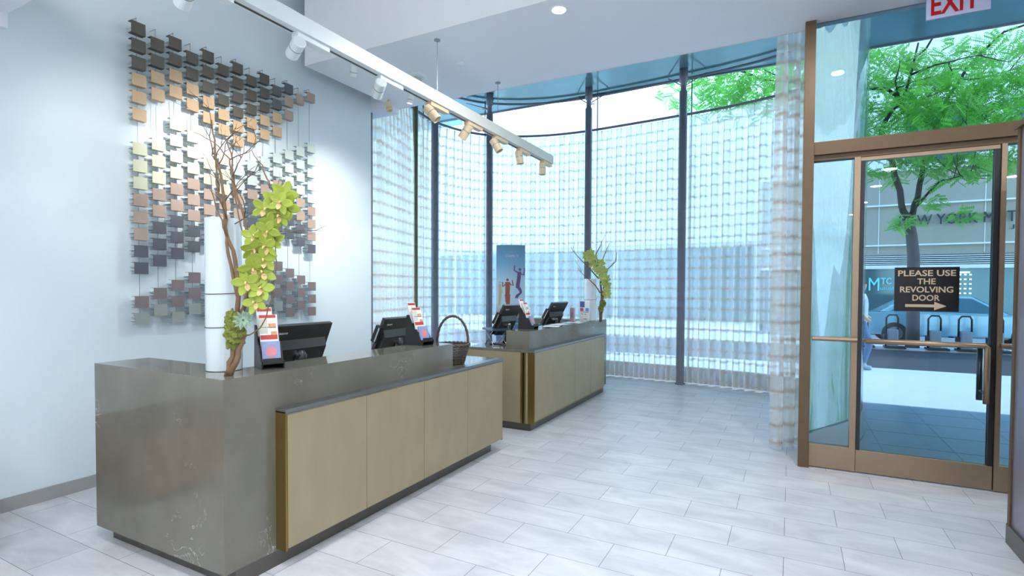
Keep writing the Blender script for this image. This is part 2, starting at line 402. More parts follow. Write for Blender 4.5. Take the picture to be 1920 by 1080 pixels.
def curtain(path, label, amp, wave, seed):
    rnd = random.Random(seed)
    step = wave / 10
    pth = smooth_path(path, step)
    zs = [0.025, 0.06, 0.25, 0.7, 1.3, 1.9, 2.5, 3.1, 3.6, 4.0, 4.2, 4.3, 4.37]
    ph = [rnd.uniform(-0.6, 0.6) for _ in range(400)]
    am = [rnd.uniform(0.65, 1.3) for _ in range(400)]
    bm = bmesh.new(); uvl = bm.loops.layers.uv.new('UVMap')
    rows = []; U = []
    for zi, z in enumerate(zs):
        row = []; us = []; u = 0; prev = None
        hh = z / 4.37
        for i, p in enumerate(pth):
            t = (pth[min(i + 1, len(pth) - 1)] - pth[max(i - 1, 0)]).normalized()
            nrm = Vector((-t.y, t.x, 0))
            s = i / 10.0; k = int(s) % 400; fr = s - int(s)
            a_ = am[k] * (1 - fr) + am[(k + 1) % 400] * fr
            q_ = ph[k] * (1 - fr) + ph[(k + 1) % 400] * fr
            loose = amp * a_ * math.sin(2 * PI * s + q_ * (1 - 0.5 * hh))
            tight = amp * 0.55 * (abs(math.sin(PI * s)) ** 0.4 * 1.4 - 0.9)
            w = max(0.0, (hh - 0.8) / 0.2)
            w = w * w
            c = p + nrm * (loose * (1 - w) + tight * w) - t * (0.10 * wave * math.sin(4 * PI * s + q_ * (1 - 0.5 * hh)))
            if prev is not None: u += (c - prev).length
            prev = c
            row.append(bm.verts.new((c.x, c.y, z))); us.append(u)
        rows.append(row); U.append(us)
    U0 = U[6]
    for j in range(len(zs) - 1):
        for i in range(len(pth) - 1):
            f = bm.faces.new((rows[j][i], rows[j][i + 1], rows[j + 1][i + 1], rows[j + 1][i]))
            for lp, (ii, jj) in zip(f.loops, ((i, j), (i + 1, j), (i + 1, j + 1), (i, j + 1))):
                lp[uvl].uv = (U0[ii], zs[jj])
    root = empty('sheer_curtain', (pth[len(pth) // 2].x, pth[len(pth) // 2].y, 0.025), label, 'curtain', 'sheer curtains in the bay')
    o = build('fabric', bm, M_sheer, root, smooth=True, local=False)
    for i in range(0, len(pth), 20):
        p = pth[i]; bm = bmesh.new()
        tube(bm, [(p.x, p.y, 4.36), (p.x + 0.01, p.y, 4.385), (p.x, p.y, 4.392)], 0.004, 5)
        build('hook', bm, M_chrome, root, smooth=True, local=False)
    return root
rv = [(p.x, p.y, 0) for p in rail]
def sub(a, b): return rv[a:b][::4] + [rv[b - 1]]
iL = min(range(len(rail)), key=lambda i: (rail[i].x + 5.36) ** 2 + (rail[i].y - 6.78) ** 2)
iR = min(range(len(rail)), key=lambda i: (rail[i].x - 0.50) ** 2 + (rail[i].y - 8.1) ** 2)
curtain(sub(0, iL), 'narrow sheer curtain beside the end of the white wall', 0.045, 0.13, 1)
curtain(sub(iL + 3, iR), 'wide sheer curtain behind the second desk and dark columns', 0.06, 0.18, 2)
curtain(sub(iR + 3, len(rv)) , 'bunched peach-banded sheer curtain beside the bronze door frame', 0.07, 0.15, 3)

# ------------------------------------------------------------------ door wall
dr = empty('door_1', (0.8, 5.36, 0)); dr['kind'] = 'structure'
bm = bmesh.new()
bx(bm, 0.072, 0.155, 5.29, 5.46, 0, 3.866)
build('frame_post', bm, M_copdk, dr, bevel=0.003, local=False)
bm = bmesh.new(); bx(bm, 0.155, 1.72, 5.30, 5.46, 2.715, 2.825)
build('transom_bar', bm, M_copdk, dr, bevel=0.003, local=False)
build('door_header', box(0.155, 1.72, 5.335, 5.43, 2.672, 2.715), M_copdk, dr, local=False)
build('transom_glass', box(0.155, 1.72, 5.372, 5.386, 2.825, 3.866), M_dglass, dr, local=False)
def sidelight(x0, x1, stile_left):
    s = empty('sidelight', (0, 0, 0)); s.parent = dr; s.location = (x0 - 0.8, 0, 0)
    build('bottom_rail', box(x0, x1, 5.335, 5.41, 0.008, 0.205), M_copper, s, bevel=0.003, local=False)
    if stile_left: build('stile', box(x0, x0 + 0.032, 5.335, 5.41, 0.205, 2.672), M_copper, s, local=False)
    else: build('stile', box(x1 - 0.045, x1, 5.335, 5.41, 0.205, 2.672), M_copper, s, local=False)
    build('pane', box(x0, x1, 5.372, 5.384, 0.205, 2.672), M_dglass, s, local=False)
    bm = bmesh.new(); tube(bm, [(x0 + 0.01, 5.29, 1.135), (x1 - 0.005, 5.29, 1.135)], 0.019, 12)
    bx(bm, x0 + 0.01, x1 - 0.005, 5.29, 5.375, 1.125, 1.145)
    build('rail_handle', bm, M_copper, s, smooth=False, local=False)
sidelight(0.155, 0.500, False)
sidelight(1.402, 1.72, True)
leaf = empty('door_leaf', (0.05, 0, 0)); leaf.parent = dr
build('glass', box(0.53, 1.365, 5.366, 5.38, 0.195, 2.655), M_dglass, leaf, local=False)
build('bottom_rail', box(0.503, 1.395, 5.34, 5.405, 0.010, 0.195), M_copper, leaf, bevel=0.003, local=False)
build('top_rail', box(0.503, 1.395, 5.345, 5.40, 2.640, 2.670), M_copper, leaf, local=False)
bm = bmesh.new(); bx(bm, 0.503, 0.532, 5.345, 5.40, 0.195, 2.64); bx(bm, 1.365, 1.395, 5.345, 5.40, 0.195, 2.64)
build('edge_seal', bm, M_black, leaf, local=False)
bm = bmesh.new(); bx(bm, 1.3955, 1.4015, 5.36, 5.40, 0.01, 2.672); build('jamb_gap', bm, M_black, leaf, local=False)
bm = bmesh.new()
tube(bm, [(0.555, 5.285, 1.130), (1.322, 5.285, 1.130), (1.335, 5.285, 1.117), (1.335, 5.285, 0.685)], 0.021, 14)
tube(bm, [(0.60, 5.285, 1.130), (0.60, 5.37, 1.130)], 0.012, 8); tube(bm, [(1.25, 5.285, 1.130), (1.25, 5.37, 1.130)], 0.012, 8)
tube(bm, [(1.335, 5.285, 0.76), (1.335, 5.37, 0.76)], 0.012, 8)
bx(bm, 0.53, 1.33, 5.285, 5.292, 1.125, 1.152)
build('push_bar', bm, M_copper, leaf, smooth=True, local=False)
bm = bmesh.new(); tube(bm, [(1.335, 5.46, 1.12), (1.335, 5.46, 0.685)], 0.021, 14); tube(bm, [(1.335, 5.37, 0.76), (1.335, 5.46, 0.76)], 0.012, 8)
build('outer_pull', bm, M_steel, leaf, smooth=True, local=False)

sg = empty('door_sign', (0.962, 5.362, 1.383), 'black rectangular sign with beige lettering and arrow on the glass door', 'sign')
build('sign_plate', box(0.752, 1.172, 5.355, 5.364, 1.385, 1.741), mat('sign_black', (12, 11, 12), 0.35), sg, local=False)
bm = bmesh.new()
for t_, z, w in (('PLEASE USE', 1.693, 0.375), ('THE', 1.627, 0.12), ('REVOLVING', 1.561, 0.345), ('DOOR', 1.494, 0.178)):
    b2 = text_bm(t_, 0.066, 0.0006, 0.0012)
    xs = [v.co.x for v in b2.verts]; k = w / (max(xs) - min(xs)); ys = [v.co.y for v in b2.verts]; c0 = (max(xs) + min(xs)) / 2; cy = (max(ys) + min(ys)) / 2
    for v in b2.verts: v.co.x = (v.co.x - c0) * k; v.co.y -= cy
    xform(b2, Matrix.Translation((0.962, 5.3545, z)) @ Matrix.Rotation(PI / 2, 4, 'X'))
    me = bpy.data.meshes.new('t'); b2.to_mesh(me); b2.free(); bm.from_mesh(me); bpy.data.meshes.remove(me)
build('lettering', bm, mat('sign_beige', (198, 172, 142), 0.5), sg, local=False)
bm = bmesh.new(); prism(bm, [(0.826, 1.418), (1.016, 1.418), (1.016, 1.395), (1.094, 1.429), (1.016, 1.463), (1.016, 1.441), (0.826, 1.441)], 'y', 5.3535, 5.3555)
build('arrow', bm, MATS['sign_beige'], sg, local=False)

# exit sign hanging from the soffit
ex = empty('exit_sign', (1.064, 5.10, 3.866), 'white illuminated panel with red EXIT letters hanging above the glass door', 'exit sign')
build('panel', box(0.875, 1.253, 5.088, 5.112, 3.605, 3.82), mat('exit_white', (158, 164, 188), 0.6, emit=0.04), ex, bevel=0.004, local=False)
b2 = text_bm('EXIT', 0.20, 0.001, 0.004)
xs = [v.co.x for v in b2.verts]; k = 0.285 / (max(xs) - min(xs)); c0 = (max(xs) + min(xs)) / 2
ys = [v.co.y for v in b2.verts]; ky = 0.155 / (max(ys) - min(ys)); cy = min(ys)
for v in b2.verts: v.co.x = (v.co.x - c0) * k; v.co.y = (v.co.y - cy) * ky
xform(b2, Matrix.Translation((1.045, 5.086, 3.632)) @ Matrix.Rotation(PI / 2, 4, 'X'))
build('lettering', b2, mat('exit_red', (158, 8, 12), 0.6, spec=0.2, emit=0.05), ex, local=False)
build('mount_bar', box(0.90, 1.23, 5.085, 5.115, 3.82, 3.866), M_white, ex, local=False)

# revolving-door housing at the right edge
rh = empty('revolving_door_housing', (1.9, 3.4, 0), 'mauve metal clad revolving door housing at the right edge of the photo', 'door housing')
build('side_panel', box(1.21, 2.8, 2.2, 4.26, 0.12, 2.53), mat('mauve_metal', (150, 146, 158), 0.38, 0.6, var=0.05, scale=30, stretch=(1, 1, 0.05)), rh, local=False)
build('corner_trim', box(1.20, 1.26, 4.26, 4.30, 0.12, 2.53), M_copdk, rh, local=False)
build('base_plate', box(1.195, 2.8, 2.2, 4.30, 0.0, 0.12), M_plinth, rh, local=False)
build('top_cap', box(1.185, 2.8, 2.2, 4.31, 2.53, 2.565), M_copdk, rh, local=False)

# ------------------------------------------------------------------ reception desks
def desk(name, label, parts):
    root = empty(name, parts['loc'], label, 'reception desk', 'reception desks')
    bm = bmesh.new()
    for b in parts['stone']: bx(bm, *b)
    build('stone_counter', bm, M_stone, root, local=False)
    build('work_surface', box(*parts['work']), M_stone, root, bevel=0.002, local=False)
    build('cabinet_body', box(*parts['body']), M_wood, root, local=False)
    bm = bmesh.new()
    for b in parts['plinth']: bx(bm, *b)
    build('plinth', bm, M_plinth, root, local=False)
    bm = bmesh.new()
    for b in parts['frame']: bx(bm, *b)
    build('metal_frame', bm, M_brass, root, local=False)
    bm = bmesh.new()
    for b in parts['lip']: bx(bm, *b)
    build('counter_lip', bm, M_steel, root, local=False)
    ys = parts['seams']
    for a, b in zip(ys, ys[1:]):
        build('door_panel', box(-2.462, -2.437, a + 0.002, b - 0.002, 0.112, 0.862), M_wood, root, bevel=0.001, local=False)
    for b in parts.get('end', []): build('end_panel', box(*b), M_wood, root, bevel=0.001, local=False)
    return root
D1 = dict(loc=(-2.9, 3.0, 0), stone=[(-3.75, -2.515, 1.68, 1.99, 0.09, 1.088), (-2.80, -2.515, 1.99, 3.725, 0.875, 1.088), (-2.60, -2.515, 1.99, 4.40, 0.09, 0.84)],
          work=(-3.32, -2.436, 1.992, 4.465, 0.853, 0.884), body=(-3.28, -2.62, 2.0, 4.44, 0.09, 0.85),
          plinth=[(-3.70, -2.52, 1.745, 4.38, 0.0, 0.092)],
          frame=[(-2.515, -2.437, 1.985, 1.990, 0.100, 0.872), (-2.515, -2.437, 1.990, 1.998, 0.100, 0.872), (-2.515, -2.46, 1.99, 4.46, 0.100, 0.112), (-2.515, -2.44, 4.458, 4.465, 0.1, 0.872)],
          lip=[(-2.515, -2.434, 1.985, 4.467, 0.866, 0.886), (-2.515, -2.470, 1.99, 4.46, 0.112, 0.866)], seams=[1.999, 2.616, 3.229, 3.838, 4.457], end=[(-3.30, -2.515, 4.44, 4.462, 0.1, 0.853)])
desk('reception_desk', 'near stone and wood reception desk with tall white vase, in front of block art', D1)
D2 = dict(loc=(-2.9, 6.5, 0), stone=[(-3.75, -2.515, 7.62, 7.93, 0.09, 1.088), (-2.80, -2.515, 5.20, 7.62, 0.885, 1.088), (-2.60, -2.515, 5.24, 7.62, 0.09, 0.84)],
          work=(-3.32, -2.436, 5.168, 7.618, 0.856, 0.886), body=(-3.28, -2.62, 5.2, 7.6, 0.09, 0.85),
          plinth=[(-3.30, -2.50, 5.21, 7.75, 0.0, 0.085)],
          frame=[(-2.515, -2.437, 5.170, 5.185, 0.085, 0.872), (-2.60, -2.575, 5.160, 5.185, 0.085, 0.86), (-2.555, -2.540, 5.158, 5.185, 0.085, 0.86), (-2.515, -2.46, 5.18, 7.60, 0.085, 0.112)],
          lip=[(-2.515, -2.434, 5.165, 7.604, 0.866, 0.888), (-2.515, -2.470, 5.19, 7.60, 0.112, 0.866)], seams=[5.188, 5.790, 6.395, 7.000, 7.600], end=[(-3.30, -2.60, 5.165, 5.20, 0.085, 0.856), (-2.54, -2.515, 5.165, 5.20, 0.085, 0.856)])
desk('reception_desk', 'far stone and wood reception desk standing in front of the wide curtain', D2)

# ------------------------------------------------------------------ wall art: strands of metal blocks on cables
BC = {'D': (84, 80, 72), 'T': (184, 154, 120), 'L': (198, 198, 172), 'B': (164, 142, 130), 'K': (84, 86, 94), 'P': (128, 114, 114), 'G': (152, 156, 150), 'S': (186, 196, 190)}
BM = {k: mat('block_' + n_, BC[k], 0.40, 0.12, var=0.05, scale=30) for k, n_ in zip(BC, ('taupe', 'tan', 'olive', 'rose', 'slate', 'plum', 'grey', 'silver'))}
# explicit block rows for each strand (row 0 is the top of the lattice)
ROWS = [
 {0:'D',1:'D',2:'D',3:'T',4:'T',5:'T',7:'L',8:'L',9:'L',10:'B',11:'B',12:'B',13:'K',14:'K',16:'P',17:'G'},
 {0:'D',1:'D',2:'T',3:'T',6:'L',7:'L',8:'L',9:'B',10:'B',11:'K',12:'K',13:'K',15:'P',16:'G'},
 {0:'D',1:'D',2:'T',3:'T',5:'L',6:'L',7:'L',8:'L',9:'B',10:'B',11:'K',12:'K',13:'K',15:'P',16:'P',17:'G'},
 {0:'D',1:'D',2:'T',3:'T',5:'L',6:'L',7:'L',8:'B',9:'B',10:'B',11:'K',12:'K',14:'P',15:'P',16:'G'},
 {0:'D',1:'D',2:'D',3:'T',4:'T',7:'L',8:'L',9:'B',10:'B',11:'B',12:'K',15:'P',16:'P',17:'G'},
 {0:'D',1:'D',2:'D',3:'T',4:'T',6:'L',7:'L',8:'L',9:'B',10:'B'},
 {0:'D',1:'D',2:'D',3:'D',4:'T',5:'T',7:'S',8:'S',9:'B',10:'B'},
 {0:'D',1:'D',2:'D',3:'T',4:'T',6:'S',7:'S',8:'B',9:'K',10:'K',15:'P',16:'G'},
 {0:'D',1:'D',2:'D',3:'T',4:'T',6:'S',7:'S',8:'B',9:'K',10:'K',14:'P',15:'P',16:'G',17:'G'},
 {0:'K',1:'K',2:'T',3:'T',5:'S',6:'S',7:'B',8:'B',9:'K',10:'K',13:'P',14:'P',15:'P',16:'G'},
 {0:'K',1:'B',2:'B',5:'S',6:'S',7:'S',8:'B',9:'B',10:'K',11:'K',14:'P',15:'P',16:'P',17:'P'},
 {0:'B',4:'S',5:'S',6:'S',7:'S',8:'B',9:'B',10:'K',11:'K',14:'P',15:'P',16:'P'},
 {0:'B',4:'S',5:'S',6:'S',7:'S',8:'S',9:'B',10:'B',11:'B',12:'K',15:'P',16:'P',17:'P'},
]
def block_mesh(m, nm):
    bm = bmesh.new(); w = 0.0525; hgt = 0.0475; d = 0.052
    bx(bm, -0.004, 0.0, -w, w, -hgt, hgt)
    bx(bm, -d, -0.004, -w, w, hgt - 0.003, hgt)
    bx(bm, -d, -0.004, -w, w, -hgt, -hgt + 0.003)
    bx(bm, -0.115, -0.004, -0.03, 0.03, 0.012, 0.016, 1); bx(bm, -0.115, -0.004, -0.03, 0.03, -0.016, -0.012, 1)
    me = bpy.data.meshes.new('block'); bm.to_mesh(me); bm.free(); me.materials.append(m); me.materials.append(M_white); return me
BME = {k: block_mesh(BM[k], k) for k in BM}
ORD = ['leftmost', 'second from left', 'third from left', 'fourth from left', 'fifth from left', 'sixth from left', 'middle', 'sixth from right', 'fifth from right', 'fourth from right', 'third from right', 'second from right', 'rightmost']
for i, rows in enumerate(ROWS):
    y = 2.4265 + 0.14412 * i
    z0 = 3.6655 if i % 2 == 0 else 3.597
    root = empty('hanging_block_strand', (-4.66, y, 1.27), 'wire strand of square metal blocks on white wall, %s of thirteen' % ORD[i], 'wall art', 'strands of the block wall art')
    ztop = z0 + (0.05 if i % 2 == 0 else 0.09)
    bm = bmesh.new(); tube(bm, [(-4.694, y, 1.28 if rows.get(17) else 1.31), (-4.694, y, ztop)], 0.0022, 5)
    tube(bm, [(-4.775, y, ztop - 0.005), (-4.69, y, ztop - 0.005)], 0.003, 5); tube(bm, [(-4.775, y, 1.32), (-4.69, y, 1.32)], 0.003, 5)
    build('cable', bm, M_steel, root, local=False)
    for k, c in sorted(rows.items()):
        o = bpy.data.objects.new('block', BME[c]); COL.objects.link(o); o.parent = root
        o.location = (0, 0, z0 - 0.137 * k - 0.0425 - 1.27)

# ------------------------------------------------------------------ track lights, ceiling fittings
tr = empty('light_track', (-2.96, 4.0, 3.37), 'long square section track light beam hung on thin wires from the ceiling', 'track')
bm = bmesh.new(); bx(bm, -3.005, -2.915, 1.40, 4.30, 3.262, 3.372)
build('white_beam', bm, M_white, tr, bevel=0.002, local=False)
bm = bmesh.new(); bx(bm, -3.005, -2.915, 4.30, 6.76, 3.262, 3.372)
build('warm_lit_beam', bm, M_track_lit, tr, bevel=0.002, local=False)['label'] = 'far half of the beam in a warm-lit tint'
bm = bmesh.new(); bx(bm, -2.985, -2.968, 1.40, 2.50, 3.258, 3.263); bx(bm, -2.985, -2.968, 2.78, 3.32, 3.258, 3.263); bx(bm, -2.985, -2.968, 3.6, 4.30, 3.258, 3.263); bx(bm, -2.985, -2.968, 4.36, 6.72, 3.258, 3.263)
build('slot', bm, M_black, tr, local=False)
for y in (4.114, 5.271):
    bm = bmesh.new(); tube(bm, [(-2.958, y, 3.37), (-2.958, y, 3.866)], 0.003, 6); lathe(bm, [(0.03, 0), (0.03, 0.008)], (-2.958, y, 3.858), 14)
    build('suspension_wire', bm, M_steel, tr, local=False)
def spot(y, aim, m, label, x=-2.962, ztop=3.262, power=0.0, L=0.155, r=0.045, adapter=True, col=(1, 0.96, 0.9)):
    root = empty('spot_head', (x, y, ztop), label, 'spotlight', 'spotlights on the ceiling')
    if adapter: build('adapter', box(-0.03, 0.03, -0.02, 0.26, -0.038, 0.0), m, root, bevel=0.003)
    bm = bmesh.new(); tube(bm, [(0, 0, 0), (0, 0, -0.075)], 0.016, 10)
    build('stem', bm, m, root, smooth=True)
    d = (Vector(aim) - Vector((x, y, ztop - 0.1))).normalized()
    u, w = frame_of(d); Mb = basis((0, 0, -0.085), u, d.cross(u))
    # local z of Mb = u x (d x u) = d
    bm = bmesh.new(); lathe(bm, [(r * 0.86, -0.05), (r, -0.045), (r, L - 0.05), (r * 0.9, L - 0.048), (r * 0.82, L - 0.075)], (0, 0, 0), 24)
    xform(bm, Mb); build('housing', bm, m, root, smooth=False)
    bm = bmesh.new(); lathe(bm, [(r * 1.02, 0.018), (r * 1.02, 0.024)], (0, 0, 0), 24)
    xform(bm, Mb); build('seam_ring', bm, M_steel, root)
    bm = bmesh.new(); lathe(bm, [(r * 0.8, L - 0.074), (r * 0.8, L - 0.070)], (0, 0, 0), 20)
    xform(bm, Mb); build('lens', bm, mat('lit_lens', (255, 250, 240), 0.3, emit=6.0) if power else mat('unlit_lens', (150, 158, 158), 0.2), root)
    if power:
        l = bpy.data.objects.new('spot_lamp', bpy.data.lights.new('spot_lamp', 'SPOT')); COL.objects.link(l); l.parent = root
        l.data.energy = power; l.data.spot_size = math.radians(58); l.data.spot_blend = 1.0; l.data.shadow_soft_size = 0.03; l.data.color = col
        l.matrix_local = basis(Vector((0, 0, -0.085)) + d * (L - 0.03), u, u.cross(d)) @ Matrix()
        l.rotation_euler = d.to_track_quat('-Z', 'Y').to_euler(); l.location = Vector((0, 0, -0.085)) + d * (L - 0.04)
    return root
SPOT_W = 190
spot(1.79, (-4.775, 2.35, 2.5), M_white, 'white spotlight at the top edge above the block art, nearest on the track', power=SPOT_W * .22, x=-2.962)
spot(2.526, (-4.775, 3.2, 2.6), M_white, 'white spotlight on the track, hanging left of the soffit corner', power=SPOT_W)
spot(3.335, (-4.775, 4.55, 2.2), M_white, 'white spotlight on the track below the soffit, right of the star-bright lamp', power=SPOT_W)
spot(4.007, (-1.5, 4.6, 1.4), M_cream_lit, 'spotlight in a warm-lit tint where the track crosses the soffit edge')
spot(4.642, (-4.2, 4.4, 1.4), M_cream_lit, 'spotlight in a warm-lit tint second from the soffit edge on the track')
spot(5.217, (-1.9, 5.5, 1.4), M_cream_lit, 'spotlight in a warm-lit tint in the middle of the far half of the track')
spot(5.81, (-2.7, 6.0, 1.4), M_cream_lit, 'spotlight in a warm-lit tint second from the far end of the track')
spot(6.499, (-2.95, 6.5, 1.4), M_cream_lit, 'spotlight in a warm-lit tint at the far end of the track')
spot(4.114, (-4.775, 4.65, 2.2), M_white, 'star-bright lit spotlight under the soffit, behind the track', x=-4.0, ztop=3.866, power=SPOT_W * 0.12, adapter=False, r=0.035, L=0.11)
spot(5.02, (-4.6, 5.0, 1.0), M_white, 'small white lit spotlight at the soffit edge above the curtain', x=-3.99, ztop=3.866, power=20, adapter=False, r=0.035, L=0.11)
spot(5.14, (-3.9, 5.3, 2.0), M_cream_lit, 'small cream spotlight in the corner above the narrow curtain', x=-4.42, ztop=3.866, adapter=False, r=0.04, L=0.1)

def downlight(x, y, z, label, power, vis=True, r=0.058):
    root = empty('recessed_downlight', (x, y, z), label, 'downlight', 'recessed downlights')
    bm = bmesh.new(); lathe(bm, [(r * 1.18, 0), (r * 1.18, -0.006), (r, -0.006), (r, -0.002)], (0, 0, 0), 28)
    build('trim_ring', bm, M_white, root)
    bm = bmesh.new(); lathe(bm, [(r * 0.98, -0.0065), (r * 0.98, -0.0075)], (0, 0, 0), 28)
    build('lamp_disc', bm, mat('lit_disc', (255, 253, 248), 0.3, emit=5.0), root)
    l = bpy.data.objects.new('lamp', bpy.data.lights.new('lamp', 'AREA')); COL.objects.link(l); l.parent = root
    l.data.shape = 'DISK'; l.data.size = r * 1.9; l.data.energy = power; l.location = (0, 0, -0.012); l.data.color = (0.92, 0.96, 1.0)
    return root
downlight(-1.742, 4.133, 3.866, 'round lit downlight recessed in the soffit above the desks', 40)
LOBBY_FILL_W = 23
for i, (x, y) in enumerate([(0.4, 4.10), (3.0, 4.10)]):
    downlight(x, y, 3.866, 'lit downlight in the soffit %s' % ('on the near side of the exit sign', 'beyond the door housing')[i], 26)
for i, x in enumerate((-2.3, -0.5, 1.3, 3.1)):  # unseen downlights added to brighten the room
    for j, y in enumerate((-4.6, -2.6, -0.6, 0.9)):
        downlight(x, y, 3.40, 'added unseen downlight in the lobby ceiling behind the viewpoint', LOBBY_FILL_W, r=0.09)
# unseen linear lamp added to brighten the raised part of the ceiling
cl = empty('cove_fill_lamp', (-1.0, 1.75, 3.72), 'added unseen linear lamp on the ledge of the raised ceiling cove', 'added cove light')
build('channel', box(-4.6, 4.3, 1.60, 1.66, 3.60, 3.64), M_white, cl, local=False)
l = bpy.data.objects.new('lamp', bpy.data.lights.new('lamp', 'AREA')); COL.objects.link(l); l.parent = cl
l.data.shape = 'RECTANGLE'; l.data.size = 8.6; l.data.size_y = 0.05; l.data.energy = 42; l.data.color = (0.95, 1.0, 0.93)
l.location = (0.85, -0.08, -0.05); l.rotation_euler = (math.radians(150), 0, 0)

sk = empty('sprinkler_plate', (-3.036, 4.643, 3.866), 'small flat round sprinkler cover on the soffit right of the wire', 'sprinkler')
bm = bmesh.new(); lathe(bm, [(0.045, 0), (0.048, -0.006), (0.03, -0.010), (0.0, -0.010)], (0, 0, 0), 24); build('cover', bm, M_white, sk)
sd = empty('ceiling_detector', (-3.655, 4.712, 3.866), 'white round ceiling detector with boxy sensor on the soffit', 'detector')
bm = bmesh.new(); lathe(bm, [(0.11, 0), (0.11, -0.012), (0.09, -0.018)], (0, 0, 0), 28); build('mounting_plate', bm, M_white, sd)
build('sensor_box', box(-0.08, 0.02, -0.05, 0.05, -0.075, -0.018), mat('sensor_grey', (196, 196, 192), 0.5), sd, bevel=0.006)

# ------------------------------------------------------------------ monitors
def monitor(loc, rz, label, tilt=24, w=0.50, h_=0.33, zc_=0.265):
    # local: screen faces -x, top leans to +x
    root = empty('touch_monitor', loc, label, 'monitor', 'touch monitors on the desks', rz)
    T = Matrix.Translation((0, 0, zc_)) @ Matrix.Rotation(math.radians(tilt), 4, 'Y')
    bm = box(-0.022, 0.010, -w / 2, w / 2, -h_ / 2, h_ / 2); xform(bm, T); build('screen_housing', bm, M_blkgl, root, bevel=0.004)
    bm = box(-0.025, -0.0225, -w / 2 + 0.015, w / 2 - 0.015, -h_ / 2 + 0.015, h_ / 2 - 0.015); xform(bm, T); build('screen', bm, mat('screen_glass', (20, 26, 34), 0.08), root)
    bm = bmesh.new(); prism(bm, [(0.010, -h_ / 2 + 0.008), (0.045, -h_ / 2 + 0.008), (0.045, 0.0), (0.010, 0.055)], 'y', -w / 2 + 0.03, w / 2 - 0.03); xform(bm, T); build('back_cover', bm, M_blkgl, root, bevel=0.003)
    bm = bmesh.new(); lathe(bm, [(0.052, 0), (0.052, 0.02), (0.035, 0.03)], (0, 0, 0), 24); xform(bm, T @ Matrix.Translation((0.045, 0.0, -0.07)) @ Matrix.Rotation(PI / 2, 4, 'Y')); build('hinge_cap', bm, M_chrome, root, smooth=False)
    bm = bmesh.new(); tube(bm, [(0.02, 0.0, 0.23), (0.03, 0, 0.16), (-0.01, 0, 0.05), (-0.03, 0, 0.012)], [0.035, 0.034, 0.03, 0.03], 10); build('stand_arm', bm, M_black, root, smooth=True)
    build('stand_base', box(-0.16, 0.09, -0.12, 0.12, 0.0, 0.014), M_black, root, bevel=0.004)
    bm = box(-0.035, 0.02, -w / 2 - 0.035, -w / 2, -0.06, 0.09); xform(bm, T); build('card_reader', bm, M_black, root, bevel=0.004)
    bm = box(0.0, 0.012, -w / 2 - 0.0355, -w / 2 - 0.035, -0.05, 0.08); xform(bm, T); build('reader_strip', bm, M_chrome, root)
    b2 = text_bm('lenovo', 0.026, 0.0005, 0.0005); xform(b2, T @ basis((0.0105, -w / 2 + 0.09, h_ / 2 - 0.055), (0, 1, 0), (0, 0, 1))); build('logo', b2, mat('logo_grey', (210, 210, 210), 0.4), root)
    return root
monitor((-3.06, 2.60, 0.884), 0.0, 'black touch monitor seen from behind, between the vase and the white wall')
monitor((-3.10, 3.70, 0.884), 0.06, 'black touch monitor seen from behind, left of the middle brochure holder', h_=0.32)
monitor((-3.02, 5.62, 0.886), -0.15, 'black touch monitor at the near end of the far desk', tilt=30, w=0.36, h_=0.40, zc_=0.30)
monitor((-3.00, 7.02, 0.886), -0.10, 'black tilted touch monitor in the middle of the far desk', tilt=30, w=0.46, h_=0.40, zc_=0.30)

